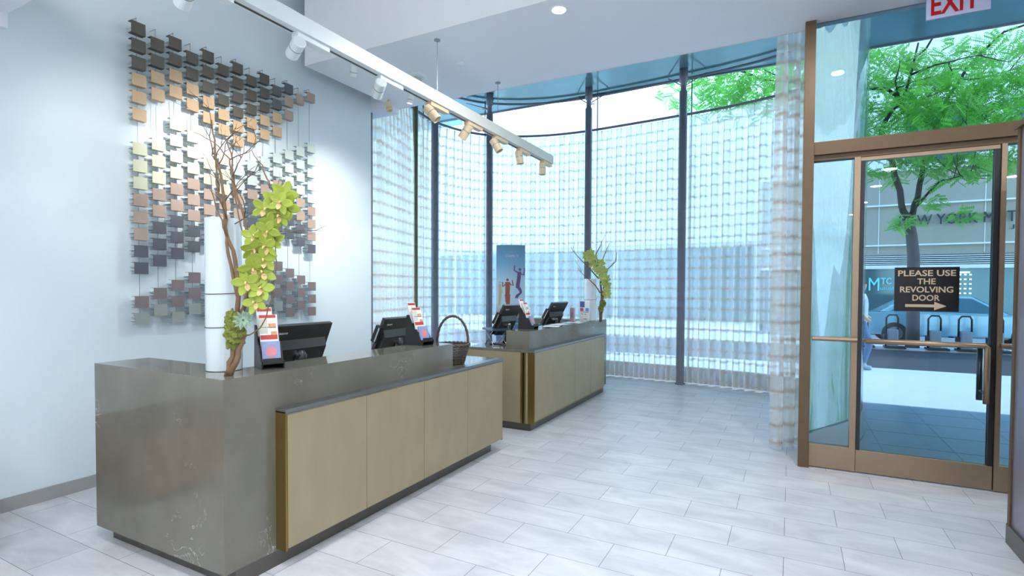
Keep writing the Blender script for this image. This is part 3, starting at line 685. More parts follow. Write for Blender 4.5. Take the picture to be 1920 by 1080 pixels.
# ------------------------------------------------------------------ brochure holders and brochures
M_red = mat('print_red', (188, 62, 54), 0.5); M_paper = mat('paper_white', (236, 234, 230), 0.55, var=0.02); M_pblue = mat('print_blue', (140, 150, 186), 0.5, var=0.2, scale=60)
M_ppink = mat('print_pink', (216, 130, 138), 0.5, var=0.15); M_pgrey = mat('print_pale', (204, 202, 188), 0.5, var=0.12, scale=80); M_phot = mat('print_photo', (206, 150, 112), 0.5, var=0.5, scale=90)
def holder(loc, rz, where):
    # local: brochures face +x
    root = empty('brochure_holder', loc, 'black tiered brochure holder ' + where, 'brochure holder', 'brochure holders', rz)
    for y in (-0.062, 0.0545):
        bm = bmesh.new(); prism(bm, [(-0.10, 0.0), (0.10, 0.0), (0.11, 0.045), (0.075, 0.045), (0.03, 0.13), (0.0, 0.13), (-0.06, 0.245), (-0.085, 0.245)], 'y', y, y + 0.0075)
        build('side_plate', bm, M_black, root)
    for (x, z) in ((0.085, 0.035), (0.03, 0.10), (-0.03, 0.17)):
        build('tier_shelf', box(x - 0.05, x + 0.02, -0.0545, 0.0545, z, z + 0.006), M_black, root)
    build('front_lip', box(0.098, 0.104, -0.0545, 0.0545, 0.030, 0.062), M_black, root)
    build('back_plate', box(-0.088, -0.083, -0.0545, 0.0545, 0.0, 0.24), M_black, root)
    specs = [(-0.045, 0.177, 0.175, 0.085, -0.008, 'rear brochure with a red heading', 'r'), (0.012, 0.107, 0.205, 0.100, 0.003, 'middle brochure with dark red bands', 'm'), (0.068, 0.0425, 0.115, 0.100, 0.0, 'front blue brochure with a pink picture', 'f')]
    M0 = Matrix.Translation(loc) @ Matrix.Rotation(rz, 4, 'Z')
    for (x, z, hh, ww, yc, nm, kind) in specs:
        p = M0 @ Vector((x, yc, z))
        b = empty('brochure', p, nm + ', holder ' + where, 'brochure', 'brochures in the desk holders', rz)
        T = Matrix.Rotation(math.radians(-17), 4, 'Y')
        bm = box(-0.006, 0.006, -ww / 2, ww / 2, 0.0, hh); xform(bm, T); build('pages', bm, M_paper if kind != 'f' else M_pblue, b)
        def patch(n_, m, y0, y1, z0, z1):
            bm = box(0.006, 0.0068, y0 * ww, y1 * ww, z0 * hh, z1 * hh); xform(bm, T); build(n_, bm, m, b)
        if kind == 'r': patch('heading', M_red, -0.46, 0.46, 0.86, 0.97)
        if kind == 'm':
            patch('heading', M_red, -0.48, 0.42, 0.90, 0.99); patch('picture', M_phot, -0.02, 0.40, 0.60, 0.74); patch('text_panel', M_pgrey, -0.48, -0.05, 0.64, 0.88)
            patch('rule', M_blkgl, -0.48, 0.40, 0.615, 0.63); patch('text_panel', M_pgrey, -0.48, -0.05, 0.44, 0.60); patch('band', M_red, -0.48, 0.45, 0.27, 0.40); patch('picture', M_phot, 0.1, 0.45, 0.40, 0.50)
        if kind == 'f':
            bm = bmesh.new(); lathe(bm, [(0.030, 0), (0.030, 0.0008)], (0, 0, 0), 20); xform(bm, T @ Matrix.Translation((0.006, 0, 0.055)) @ Matrix.Rotation(PI / 2, 4, 'Y')); build('picture', bm, M_ppink, b)
    return root
holder((-2.70, 2.09, 1.088), -0.45, 'beside the white vase')
holder((-2.715, 3.53, 1.088), -0.15, 'by the wicker basket')
holder((-2.70, 5.55, 1.088), 0.0, 'on the far desk')

# ------------------------------------------------------------------ wicker basket
M_wick = mat('dark_wicker', (84, 70, 64), 0.5, var=0.35, scale=60)
bk = empty('wicker_basket', (-2.665, 3.945, 0.886), 'dark brown wicker basket with a tall arched handle at the near desk end', 'basket')
bm = bmesh.new(); NR = 11
for j in range(NR):
    z = 0.010 + j * 0.0145; rr = 0.100 + 0.040 * j / (NR - 1)
    tube(bm, [((rr + 0.0045 * math.cos(k * PI + j * PI)) * math.cos(2 * PI * k / 36), (rr + 0.0045 * math.cos(k * PI + j * PI)) * math.sin(2 * PI * k / 36), z) for k in range(36)], 0.0068, 6, closed=True)
for k in range(18):
    a = 2 * PI * (k + .5) / 18; tube(bm, [(0.098 * math.cos(a), 0.098 * math.sin(a), 0), (0.142 * math.cos(a), 0.142 * math.sin(a), 0.165)], 0.004, 5)
build('woven_side', bm, M_wick, bk, smooth=True)
bm = bmesh.new()
for s in (0, 1):
    tube(bm, [((0.145 + 0.008 * math.sin(k * 0.9 + s * PI)) * math.cos(2 * PI * k / 84), (0.145 + 0.008 * math.sin(k * 0.9 + s * PI)) * math.sin(2 * PI * k / 84), 0.168 + 0.008 * math.cos(k * 0.9 + s * PI)) for k in range(84)], 0.009, 6, closed=True)
build('braided_rim', bm, M_wick, bk, smooth=True)
bm = bmesh.new(); lathe(bm, [(0.098, 0.0), (0.10, 0.010)], (0, 0, 0), 24); build('bottom', bm, M_wick, bk)
bm = bmesh.new()
for s in range(3):
    pts = []
    for k in range(61):
        a = PI * k / 60; tw = k * 0.55 + s * 2 * PI / 3
        pts.append(((0.138 + 0.006 * math.cos(tw)) * math.cos(a) * cr.x - 0.006 * math.sin(tw) * cr.y, (0.138 + 0.006 * math.cos(tw)) * math.cos(a) * cr.y + 0.006 * math.sin(tw) * cr.x, 0.165 + (0.255 + 0.006 * math.cos(tw)) * math.sin(a) ** 0.85))
    tube(bm, pts, 0.0065, 6)
build('handle', bm, M_wick, bk, smooth=True)

# ------------------------------------------------------------------ flower arrangements
M_vase = mat('white_glass', (206, 214, 218), 0.12, var=0.015, coat=0.5)
M_bark = mat('branch_bark', (116, 88, 62), 0.75, var=0.35, scale=40, bump=0.4)
M_twig = mat('twig_bark', (92, 74, 58), 0.8, var=0.3, scale=40)
M_petal = mat('orchid_petal', (182, 196, 80), 0.5, var=0.2, scale=26, trans=0.35)
M_lip = mat('orchid_lip', (218, 178, 120), 0.5, var=0.5, scale=80)
M_moss = mat('green_moss', (112, 118, 50), 0.95, var=0.45, scale=60, bump=1.0)
M_succ = mat('pale_succulent', (140, 164, 140), 0.6, var=0.15)
M_string = mat('tie_cord', (90, 70, 55), 0.8)
def petal(bm, ang, L, Wd, cup, M):
    # a pointed oval petal growing from the centre in local xy, cupping to +z, with a little thickness
    n, k = 6, 3; top = []; bot = []
    for i in range(n + 1):
        s = i / n; ww = Wd * (math.sin(PI * min(1, s * 0.92 + 0.06)) ** 0.75)
        rt = []; rb = []
        for j in range(-k, k + 1):
            y = ww * j / k; x = 0.006 + L * s; z = cup * L * (s * s * 0.6 - 0.25 * s) + 0.25 * abs(y) ** 1.5 * 3
            c = Vector((x * math.cos(ang) - y * math.sin(ang), x * math.sin(ang) + y * math.cos(ang), z))
            rt.append(bm.verts.new(M @ c)); rb.append(bm.verts.new(M @ (c - Vector((0, 0, 0.0012)))))
        top.append(rt); bot.append(rb)
    for i in range(n):
        for j in range(2 * k):
            bm.faces.new((top[i][j], top[i + 1][j], top[i + 1][j + 1], top[i][j + 1])); bm.faces.new((bot[i][j], bot[i][j + 1], bot[i + 1][j + 1], bot[i + 1][j]))
    for q in (0, 2 * k):
        for i in range(n): bm.faces.new((top[i][q], bot[i][q], bot[i + 1][q], top[i + 1][q]))
def flower(parent, pos, face, roll, size, petal_m, nm='orchid_flower'):
    root = bpy.data.objects.new(nm, None); COL.objects.link(root); root.parent = parent; root.location = Vector(pos) - parent.location
    root.empty_display_size = 0.02
    Mq = Vector(face).normalized().to_track_quat('Z', 'Y').to_matrix().to_4x4() @ Matrix.Rotation(roll, 4, 'Z')
    bm = bmesh.new()
    for a, L, w in ((90, 1, .34), (18, .98, .38), (162, .98, .38), (-50, 1.0, .33), (230, 1.0, .33)):
        petal(bm, math.radians(a), size * L, size * w, R_.uniform(0.1, 0.5), Mq)
    build('petals', bm, petal_m, root, smooth=True)
    bm = bmesh.new()
    petal(bm, math.radians(-90), size * 0.55, size * 0.22, 1.2, Mq @ Matrix.Translation((0, 0, 0.006)))
    tube(bm, [Mq @ Vector((0, 0, 0)), Mq @ Vector((0, 0.004, size * .3)), Mq @ Vector((0, -0.004, size * .48))], [size * .09, size * .1, size * .05], 8)
    build('lip', bm, M_lip, root, smooth=True)
def wander(pts, jit, rnd, n=5):
    out = []
    for a, b in zip(pts, pts[1:]):
        a = Vector(a); b = Vector(b)
        for k in range(n): out.append(a.lerp(b, k / n) + Vector((rnd.uniform(-jit, jit), rnd.uniform(-jit, jit), rnd.uniform(-jit, jit) * .5)))
    out.append(Vector(pts[-1])); return out
def twigs(bm, start, d, L, r, depth, rnd):
    pts = [Vector(start)]; d = Vector(d).normalized(); n = 6
    for k in range(n):
        d = (d + Vector((rnd.uniform(-.35, .35), rnd.uniform(-.35, .35), rnd.uniform(-.2, .3)))).normalized()
        pts.append(pts[-1] + d * L / n)
    tube(bm, pts, [r * (1 - 0.8 * k / n) for k in range(n + 1)], 5)
    if depth:
        for q in range(rnd.choice((1, 2, 2))):
            i = rnd.randint(2, n - 1); nd = (d + Vector((rnd.uniform(-.9, .9), rnd.uniform(-.9, .9), rnd.uniform(-.3, .6)))).normalized()
            twigs(bm, pts[i], nd, L * rnd.uniform(.4, .7), r * .55, depth - 1, rnd)
toward = lambda p: (Vector((0.0, 0.0, 1.553)) - Vector(p)).normalized()
def arrangement(root, vase, limbs, twig_pts, flowers, fsize, moss, succ, seed, petal_m, ties, tw=(0.16, 0.30)):
    rnd = random.Random(seed)
    vx, vy, vr, vz0, vz1 = vase
    bm = bmesh.new(); lathe(bm, [(vr * .92, 0), (vr, 0.004), (vr, vz1 - vz0), (vr - .006, vz1 - vz0), (vr - .006, 0.06), (0.0, 0.05)], (vx, vy, vz0), 40)
    build('vase', bm, M_vase, root, smooth=False, local=False)
    for k, (pts, r0, r1) in enumerate(limbs):
        w = wander(pts, 0.006, rnd, 3); n = len(w)
        bm = bmesh.new(); tube(bm, w, [r0 + (r1 - r0) * i / (n - 1) for i in range(n)], 8)
        build('branch', bm, M_bark, root, smooth=True, local=False)
    for p, d in twig_pts:
        bm = bmesh.new(); twigs(bm, p, d, rnd.uniform(*tw), 0.0035, 2, rnd)
        build('twig', bm, M_twig, root, smooth=True, local=False)
    for (c, rr) in moss:
        bm = bmesh.new(); bmesh.ops.create_icosphere(bm, subdivisions=4, radius=1.0)
        for v in bm.verts:
            q = v.co.normalized(); nn = 1 + 0.16 * math.sin(7 * q.x + 3) * math.sin(6 * q.y + seed) + 0.13 * math.sin(13 * q.z + 5 * q.x) + rnd.uniform(-.07, .07)
            v.co = Vector((q.x * rr[0], q.y * rr[1], q.z * rr[2])) * nn + Vector(c)
        build('moss', bm, M_moss, root, smooth=False, local=False)
    for (c, rr) in succ:
        bm = bmesh.new(); Mq = Matrix.Translation(c) @ toward(c).to_track_quat('Z', 'Y').to_matrix().to_4x4()
        for ring, n, cup in ((1.0, 11, 0.5), (.75, 9, 0.9), (.5, 7, 1.5)):
            for k in range(n): petal(bm, 2 * PI * k / n + ring, rr * ring, rr * .17, cup, Mq)
        build('succulent', bm, M_succ, root, smooth=True, local=False)
    for z in ties:
        bm = bmesh.new(); tube(bm, [(vx + (vr + .002) * math.cos(2 * PI * k / 40), vy + (vr + .002) * math.sin(2 * PI * k / 40), z + 0.004 * math.sin(2 * PI * k / 40)) for k in range(40)], 0.0022, 5, closed=True)
        build('tie_cord', bm, M_string, root, local=False)
    for p in flowers:
        f = toward(p) + Vector((rnd.uniform(-.5, .7), rnd.uniform(-.5, .5), rnd.uniform(-.5, .35)))
        flower(root, p, f, rnd.uniform(-.5, .5), fsize * rnd.uniform(.88, 1.1), petal_m)
A1 = empty('orchid_arrangement', (-2.83, 1.90, 1.088), 'tall white vase with green orchids on the near desk corner', 'flower arrangement', 'flower arrangements')
limbs1 = [([(-2.623,1.773,1.084), (-2.598,1.790,1.191), (-2.596,1.818,1.352), (-2.612,1.836,1.493), (-2.651,1.844,1.693), (-2.713,1.839,1.867), (-2.745,1.849,2.043), (-2.795,1.851,2.222), (-2.840,1.854,2.368), (-2.859,1.858,2.480)], 0.018, 0.003),
          ([(-2.606,1.783,1.090), (-2.561,1.798,1.192), (-2.555,1.815,1.303), (-2.582,1.827,1.409), (-2.538,1.830,1.494), (-2.511,1.836,1.606), (-2.527,1.843,1.775), (-2.573,1.846,1.917), (-2.653,1.843,2.092), (-2.670,1.849,2.237), (-2.718,1.849,2.343)], 0.016, 0.003),
          ([(-2.611,1.835,1.450), (-2.639,1.825,1.607), (-2.693,1.824,1.793), (-2.731,1.854,1.927), (-2.788,1.850,2.076), (-2.818,1.851,2.254), (-2.844,1.850,2.285), (-2.835,1.857,2.368)], 0.010, 0.002),
          ([(-2.694,1.825,1.836), (-2.715,1.795,1.948), (-2.735,1.776,2.065), (-2.756,1.768,2.173)], 0.005, 0.0015),
          ([(-2.511,1.836,1.606), (-2.457,1.843,1.661), (-2.420,1.854,1.744), (-2.405,1.853,1.854), (-2.377,1.870,1.936), (-2.335,1.895,2.025)], 0.007, 0.003),
          ([(-2.658,1.840,2.092), (-2.612,1.837,1.947), (-2.576,1.842,1.832)], 0.004, 0.003),
          ([(-2.590,1.819,1.296), (-2.479,1.810,1.307), (-2.408,1.826,1.358), (-2.372,1.849,1.496), (-2.354,1.875,1.689), (-2.386,1.877,1.938)], 0.0045, 0.0015),
          ([(-2.837,1.743,2.382), (-2.743,1.791,2.329), (-2.676,1.835,2.243), (-2.659,1.841,2.149), (-2.652,1.841,2.035)], 0.0015, 0.0055),
          ([(-2.523,1.860,2.271), (-2.470,1.874,2.193), (-2.431,1.881,2.121), (-2.412,1.878,2.072)], 0.0015, 0.005)]
tp1 = [((-2.788,1.850,2.076), (-.2, 0, 1)), ((-2.818,1.851,2.254), (.1, .3, 1)), ((-2.795,1.851,2.222), (.6, .2, 1)), ((-2.659,1.841,2.149), (.5, .2, 1)), ((-2.670,1.849,2.237), (-.4, 0, 1)), ((-2.713,1.839,1.867), (-.6, .1, .8)), ((-2.745,1.849,2.014), (.7, .3, .7)),
       ((-2.636,1.835,1.891), (.8, .4, .6)), ((-2.685,1.841,2.237), (.6, .5, .5)), ((-2.652,1.841,2.035), (.7, .5, .8)), ((-2.714,1.840,1.925), (.2, -.2, 1)), ((-2.829,1.846,2.283), (-.3, 0, 1)), ((-2.522,1.845,1.747), (-.3, .2, 1)), ((-2.405,1.852,1.826), (.8, .5, .2)), ((-2.573,1.846,1.917), (.3, .4, 1))]
fl1 = [(-2.390,1.830,1.954), (-2.360,1.869,1.998), (-2.336,1.906,2.038), (-2.348,1.885,1.923), (-2.334,1.916,1.973), (-2.371,1.849,1.876), (-2.439,1.800,1.815), (-2.370,1.826,1.838), (-2.374,1.822,1.762), (-2.418,1.787,1.745), (-2.391,1.822,1.695), (-2.423,1.781,1.650), (-2.404,1.825,1.630), (-2.449,1.766,1.577), (-2.399,1.814,1.548), (-2.426,1.797,1.477), (-2.384,1.874,1.800), (-2.319,1.868,1.987)]
arrangement(A1, (-2.83, 1.90, 0.093, 1.088, 1.936), limbs1, tp1, fl1, 0.062, [((-2.590,1.798,1.320), (.050, .050, .085)), ((-2.606,1.791,1.381), (.032, .032, .05))], [((-2.496,1.781,1.385), 0.046)], 5, M_petal, (1.52, 1.335))
A2 = empty('orchid_arrangement', (-2.55, 7.46, 1.088), 'small vase with dark twigs and pale orchids on the far desk', 'flower arrangement', 'flower arrangements')
limbs2 = [([(-2.444,7.425,1.081), (-2.454,7.425,1.259), (-2.436,7.439,1.414), (-2.454,7.438,1.723), (-2.484,7.426,1.839), (-2.520,7.410,1.955), (-2.590,7.376,2.047)], 0.020, 0.006),
          ([(-2.432,7.410,1.105), (-2.422,7.422,1.337), (-2.411,7.433,1.530), (-2.393,7.446,1.684), (-2.374,7.459,1.777), (-2.341,7.479,1.862), (-2.254,7.527,1.955), (-2.249,7.533,2.086)], 0.016, 0.004),
          ([(-2.451,7.433,1.491), (-2.501,7.387,1.591), (-2.578,7.305,1.690), (-2.660,7.196,1.780), (-2.708,7.173,1.856)], 0.009, 0.003),
          ([(-2.475,7.427,1.707), (-2.587,7.304,1.859), (-2.642,7.210,1.940), (-2.731,7.122,2.058), (-2.779,7.099,2.142)], 0.010, 0.003),
          ([(-2.484,7.426,1.839), (-2.514,7.416,2.055), (-2.455,7.451,2.210), (-2.402,7.483,2.342)], 0.008, 0.003),
          ([(-2.443,7.448,1.878), (-2.418,7.466,2.032), (-2.372,7.517,2.173), (-2.352,7.528,2.220)], 0.007, 0.003)]
tp2 = [((-2.731,7.122,2.058), (-.2, 0, 1)), ((-2.514,7.416,2.055), (.3, 0, 1)), ((-2.418,7.466,2.032), (.2, .2, 1)), ((-2.341,7.479,1.862), (.8, .2, .8)), ((-2.454,7.449,2.110), (.5, 0, 1)), ((-2.660,7.196,1.795), (-.2, 0, 1))]
fl2 = [(-2.603,7.256,2.040), (-2.550,7.285,2.079), (-2.569,7.250,1.978), (-2.515,7.301,2.010), (-2.514,7.276,1.910), (-2.472,7.296,1.842), (-2.419,7.349,1.927), (-2.431,7.317,1.804), (-2.377,7.368,1.820), (-2.389,7.337,1.728), (-2.341,7.384,1.698), (-2.375,7.342,1.644), (-2.340,7.382,1.607), (-2.339,7.357,1.523), (-2.338,7.379,1.469)]
arrangement(A2, (-2.62, 7.47, 0.090, 1.088, 1.70), limbs2, tp2, fl2, 0.066, [((-2.396,7.390,1.346), (.042, .042, .045)), ((-2.428,7.394,1.268), (.038, .038, .06))], [], 9, mat('orchid_petal_soft', (184, 202, 112), 0.5, var=0.12, scale=18, trans=0.35), (1.4,), tw=(0.12, 0.24))

# ------------------------------------------------------------------ small things on the far desk
def tray(loc, rz, label, w, d):
    root = empty('folding_tray', loc, label, 'tray stand', 'folding trays on the far desk', rz)
    build('tray_top', box(-d / 2, d / 2, -w / 2, w / 2, 0.175, 0.198), mat('dark_teal_plastic', (46, 66, 78), 0.35), root, bevel=0.006)
    for s in (-1, 1):
        bm = bmesh.new(); tube(bm, [(s * d * .38, -w * .38, 0.004), (s * d * .38, w * .34, 0.178)], 0.005, 8); tube(bm, [(s * d * .38, w * .38, 0.004), (s * d * .38, -w * .34, 0.178)], 0.005, 8)
        build('crossed_leg', bm, M_chrome, root, smooth=True)
    for y in (-w * .38, w * .38):
        bm = bmesh.new(); tube(bm, [(-d * .40, y, 0.006), (d * .40, y, 0.006)], 0.005, 8); build('foot_bar', bm, M_chrome, root, smooth=True)
tray((-3.10, 5.50, 0.886), 0.9, 'dark flat tray on crossed chrome legs at the near end of the far desk', 0.34, 0.22)
tray((-3.13, 6.45, 0.886), 0.9, 'dark flat tray between the two monitors of the far desk', 0.40, 0.22)
for i, (x, y, rz, w, d, nm) in enumerate([(-2.62, 6.05, .3, .30, .2, 'white sheet on the far desk counter beside its brochure holder'), (-2.66, 6.42, -.2, .3, .21, 'white sheet on the far desk counter in front of the tilted monitor'),
                                          (-2.63, 6.85, .15, .29, .21, 'white sheet lying third along the far desk counter'), (-2.64, 7.15, .5, .2, .15, 'small pale sheet nearest the flyer stand on the far desk')]):
    p = empty('paper_sheet', (x, y, 1.088), nm, 'paper', 'papers on the far desk counter', rz)
    bm = bmesh.new(); n = 6
    rows = [[(-d / 2 + d * a / n, -w / 2 + w * b / n, 0.002 + 0.004 * math.sin(a * .7 + i) ** 2) for b in range(n + 1)] for a in range(n + 1)]
    V = [[bm.verts.new(c) for c in q] for q in rows]; V2 = [[bm.verts.new((c[0], c[1], c[2] - 0.0015)) for c in q] for q in rows]
    for a in range(n):
        for b in range(n):
            bm.faces.new((V[a][b], V[a + 1][b], V[a + 1][b + 1], V[a][b + 1])); bm.faces.new((V2[a][b], V2[a][b + 1], V2[a + 1][b + 1], V2[a + 1][b]))
    build('sheet', bm, M_paper, p, smooth=True)
fs = empty('flyer_stand', (-2.64, 7.28, 1.088), 'upright white flyer in a clear stand next to the far vase', 'flyer stand', rz=-0.50)
build('clear_foot', box(-0.11, 0.11, -0.03, 0.05, 0, 0.004), M_glass, fs)
build('flyer', box(-0.105, 0.105, -0.002, 0.002, 0.004, 0.30), M_paper, fs)
for n_, m, a in (('picture', mat('print_navy', (66, 76, 140), 0.5, var=0.3, scale=50), (-.095, 0.005, .20, .285)), ('picture', mat('print_magenta', (188, 74, 120), 0.5, var=0.2), (-.09, -.02, .145, .19)), ('picture', mat('print_azure', (110, 150, 200), 0.5, var=0.3, scale=40), (.03, .095, .145, .19)),
                 ('text_line', M_blkgl, (-.09, .095, .13, .135)), ('text_line', M_blkgl, (-.06, -.03, .098, .106)), ('text_line', M_blkgl, (.01, .04, .098, .106)), ('text_line', M_blkgl, (-.02, .06, .03, .036))):
    build(n_, box(a[0], a[1], -0.0032, -0.002, a[2], a[3]), m, fs)
cb = empty('card_box', (-2.72, 7.02, 1.088), 'small pinkish upright card holder left of the flyer stand', 'card holder', rz=-0.5)
build('card', box(-0.045, 0.045, -0.012, 0.012, 0.0, 0.20), mat('pink_card', (186, 160, 168), 0.5), cb, bevel=0.003)
build('dots', box(-0.006, 0.006, -0.0135, -0.012, 0.06, 0.14), M_plinth, cb)

# ------------------------------------------------------------------ poster totem behind the far desk
pc = Vector((-4.20, 7.95, 0)); pface = Vector((0.47, -0.883, 0)).normalized(); pright = Vector((0.883, 0.47, 0)).normalized()
pt = empty('poster_totem', (pc.x, pc.y, 0), 'tall curved poster totem showing leaping beach figures under blue sky', 'poster stand')
def pcurve(u): return 0.055 * (1 - (2 * u - 1) ** 2)        # u 0..1 across, bulge towards the viewer
PW, PZ0, PZ1 = 0.485, 1.06, 2.285
def ppos(u, z, d=0.0): return pc + pright * ((u - .5) * PW) + pface * (pcurve(u) + d) + Vector((0, 0, z))
bm = bmesh.new(); poly = [(ppos(k / 12, 0).x, ppos(k / 12, 0).y) for k in range(13)] + [((pc + pright * (.5 - k / 12) * PW - pface * 0.05 * (1 - (2 * k / 12 - 1) ** 2)).x, (pc + pright * (.5 - k / 12) * PW - pface * 0.05 * (1 - (2 * k / 12 - 1) ** 2)).y) for k in range(1, 12)]
prism(bm, poly, 'z', 0.03, PZ1)
build('totem_body', bm, mat('totem_blue', (96, 120, 160), 0.4), pt, local=False)
def pm():
    m = bpy.data.materials.new('poster_print'); m.use_nodes = True; nt = m.node_tree; n = nt.nodes; b = n['Principled BSDF']
    t = n.new('ShaderNodeUVMap'); s = n.new('ShaderNodeSeparateXYZ'); r = n.new('ShaderNodeValToRGB'); nt.links.new(t.outputs[0], s.inputs[0]); nt.links.new(s.outputs['Y'], r.inputs[0]); nt.links.new(r.outputs[0], b.inputs['Base Color'])
    e = r.color_ramp.elements; e[0].position = 0; e[0].color = lin((168, 150, 132)); e[1].position = 1; e[1].color = lin((82, 132, 164))
    for p, c in ((0.10, (176, 172, 164)), (0.2, (190, 210, 222)), (0.5, (178, 204, 222)), (0.75, (112, 160, 192))): q = e.new(p); q.color = lin(c)
    b.inputs['Roughness'].default_value = 0.4; return m
bm = bmesh.new(); uvl = bm.loops.layers.uv.new('UVMap'); N = 12
A = [bm.verts.new(ppos(k / N, PZ0, .002)) for k in range(N + 1)]; B = [bm.verts.new(ppos(k / N, PZ1 - .005, .002)) for k in range(N + 1)]
for k in range(N):
    f = bm.faces.new((A[k], A[k + 1], B[k + 1], B[k]))
    for lp, c in zip(f.loops, ((k / N, 0), ((k + 1) / N, 0), ((k + 1) / N, 1), (k / N, 1))): lp[uvl].uv = c
build('poster_picture', bm, pm(), pt, local=False)
def puv(x, y): return ((x - 188) / 357.0, PZ1 - (y - 150) / 770.0 * (PZ1 - PZ0))
def figure(nm, col, strokes, d):
    bm = bmesh.new()
    for (pts, w0, w1) in strokes:
        q = [puv(*p) for p in pts]; n = len(q)
        if n == 1:
            u, z = q[0]; c = [bm.verts.new(ppos(u + w0 / PW * math.cos(2 * PI * k / 12), z + w0 * math.sin(2 * PI * k / 12), d)) for k in range(12)]; bm.faces.new(c); continue
        L_ = []; R2 = []
        for i in range(n):
            a = q[max(i - 1, 0)]; b = q[min(i + 1, n - 1)]; dx = (b[0] - a[0]) * PW; dz = b[1] - a[1]; ln = math.hypot(dx, dz) or 1; w = w0 + (w1 - w0) * i / (n - 1)
            L_.append(bm.verts.new(ppos(q[i][0] - dz / ln * w / PW, q[i][1] + dx / ln * w, d))); R2.append(bm.verts.new(ppos(q[i][0] + dz / ln * w / PW, q[i][1] - dx / ln * w, d)))
        for i in range(n - 1): bm.faces.new((L_[i], L_[i + 1], R2[i + 1], R2[i]))
    build('printed_figure', bm, mat('ink_' + nm, col, 0.5, var=0.25, scale=60), pt, local=False)
figure('red', (150, 76, 56), [([(328, 518)], .024, 0), ([(330, 540), (330, 600), (328, 680)], .042, .036), ([(318, 670), (318, 740), (335, 815)], .03, .012), ([(342, 670), (345, 740), (348, 815)], .03, .012), ([(305, 565), (272, 590), (268, 540)], .014, .010), ([(352, 560), (398, 575), (385, 520)], .014, .010)], .004)
figure('plum', (98, 76, 118), [([(482, 408)], .024, 0), ([(474, 430), (470, 490), (458, 560), (455, 605)], .03, .034), ([(455, 590), (490, 630), (488, 660), (445, 680), (425, 710)], .026, .010), ([(475, 600), (495, 650), (455, 690), (448, 712)], .024, .008), ([(462, 445), (410, 415), (415, 365)], .013, .010), ([(480, 450), (530, 465), (540, 390)], .013, .009)], .005)
figure('sand', (198, 172, 128), [([(234, 545)], .018, 0), ([(234, 565), (238, 610), (236, 670)], .024, .02), ([(232, 660), (228, 720), (214, 785)], .016, .008), ([(244, 660), (240, 720), (230, 790)], .014, .008), ([(244, 600), (262, 640), (270, 660)], .008, .006)], .006)
figure('splash', (172, 120, 92), [([(205, 880), (260, 840), (320, 825), (380, 850), (420, 880)], .03, .03), ([(300, 900), (330, 850), (360, 900)], .035, .03)], .003)
for (t_, y, sz) in (('OWN IT', 268, .06), ):
    b2 = text_bm(t_, sz, 0.0002, 0.0); u, z = puv(385, y); xform(b2, basis(ppos(u, z, .006), pright, (0, 0, 1))); build('printed_text', b2, mat('ink_pale', (196, 212, 226), 0.5), pt, local=False)

# ------------------------------------------------------------------ furniture behind the viewpoint (seen in the polished desk end)
bn = empty('wooden_bench', (-4.35, 0.75, 0), 'brown wooden bench cabinet reflected in the end of the near desk', 'bench')
build('body', box(-4.74, -4.0, 0.10, 1.25, 0.06, 0.50), mat('bench_wood', (150, 96, 62), 0.4, var=0.2, stretch=(1, 6, 1)), bn, local=False)
build('seat', box(-4.75, -3.98, 0.08, 1.27, 0.50, 0.56), mat('bench_seat', (92, 66, 50), 0.5), bn, local=False)
build('plinth', box(-4.70, -4.05, 0.15, 1.2, 0.0, 0.06), M_plinth, bn, local=False)

# ------------------------------------------------------------------ outside
M_apron = mat('dark_apron', (108, 132, 146), 0.3, var=0.1, scale=3)  # entrance paving, darker than the pavement beyond
M_pave = mat('pale_pavement', (178, 186, 188), 0.8, var=0.08, scale=3)
M_road = mat('dark_asphalt', (46, 48, 56), 0.6, var=0.35, scale=6, stretch=(0.4, 2.5, 1))
o = struct('street', box(-45, 45, 12.9, 17.1, -0.12, -0.02), M_road)
o = struct('sidewalk', box(-45, 45, 8.86, 12.9, -0.12, -0.012), M_pave)
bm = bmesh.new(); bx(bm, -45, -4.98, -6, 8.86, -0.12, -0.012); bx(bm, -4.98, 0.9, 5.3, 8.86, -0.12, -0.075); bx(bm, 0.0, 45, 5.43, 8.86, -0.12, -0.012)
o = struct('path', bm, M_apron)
o = struct('kerb', box(-45, 45, 17.1, 22, -0.12, 0.02), M_pave)
bm = bmesh.new()
for k in range(8): bx(bm, 0.2 + k * 0.61, 0.208 + k * 0.61, 5.5, 8.85, -0.0122, -0.0105)
for k in range(5): bx(bm, 0.75, 8, 5.9 + k * .61, 5.908 + k * .61, -0.0122, -0.0105)
struct('trim_4', bm, mat('joint_pale', (112, 134, 142), 0.6))

bd = empty('office_building', (0, 22, 0), 'grey stone office building across the street with dark lettering', 'building')
M_fac = mat('facade_stone', (160, 156, 148), 0.6, var=0.1, scale=0.7)
M_facw = mat('facade_white', (226, 230, 230), 0.7, var=0.04, scale=4)
M_shop = mat('shop_glass', (74, 112, 124), 0.1, 0.3, var=0.25, scale=0.8)
build('stone_front', box(-1.0, 16, 22.0, 24, 2.72, 5.6), M_fac, bd, local=False)
build('white_front', box(-26, -1.0, 22.2, 24, 3.4, 9.6), M_facw, bd, local=False)
build('upper_front', box(-1.0, 16, 22.05, 24, 5.6, 12), M_facw, bd, local=False)
bm = bmesh.new()
for z in (3.05, 4.40, 5.55): bx(bm, -1.0, 16, 21.93, 22.0, z, z + 0.05)
for x in (-.2, 2.6, 5.4, 8.2): bx(bm, x, x + .02, 21.985, 22.0, 2.8, 8)
build('cornice', bm, M_facw, bd, local=False)
bm = bmesh.new(); bx(bm, -1.0, 16, 21.97, 22.05, 2.40, 2.74)
build('louvre_back', bm, mat('louvre_dark', (52, 62, 72), 0.5), bd, local=False)
bm = bmesh.new()
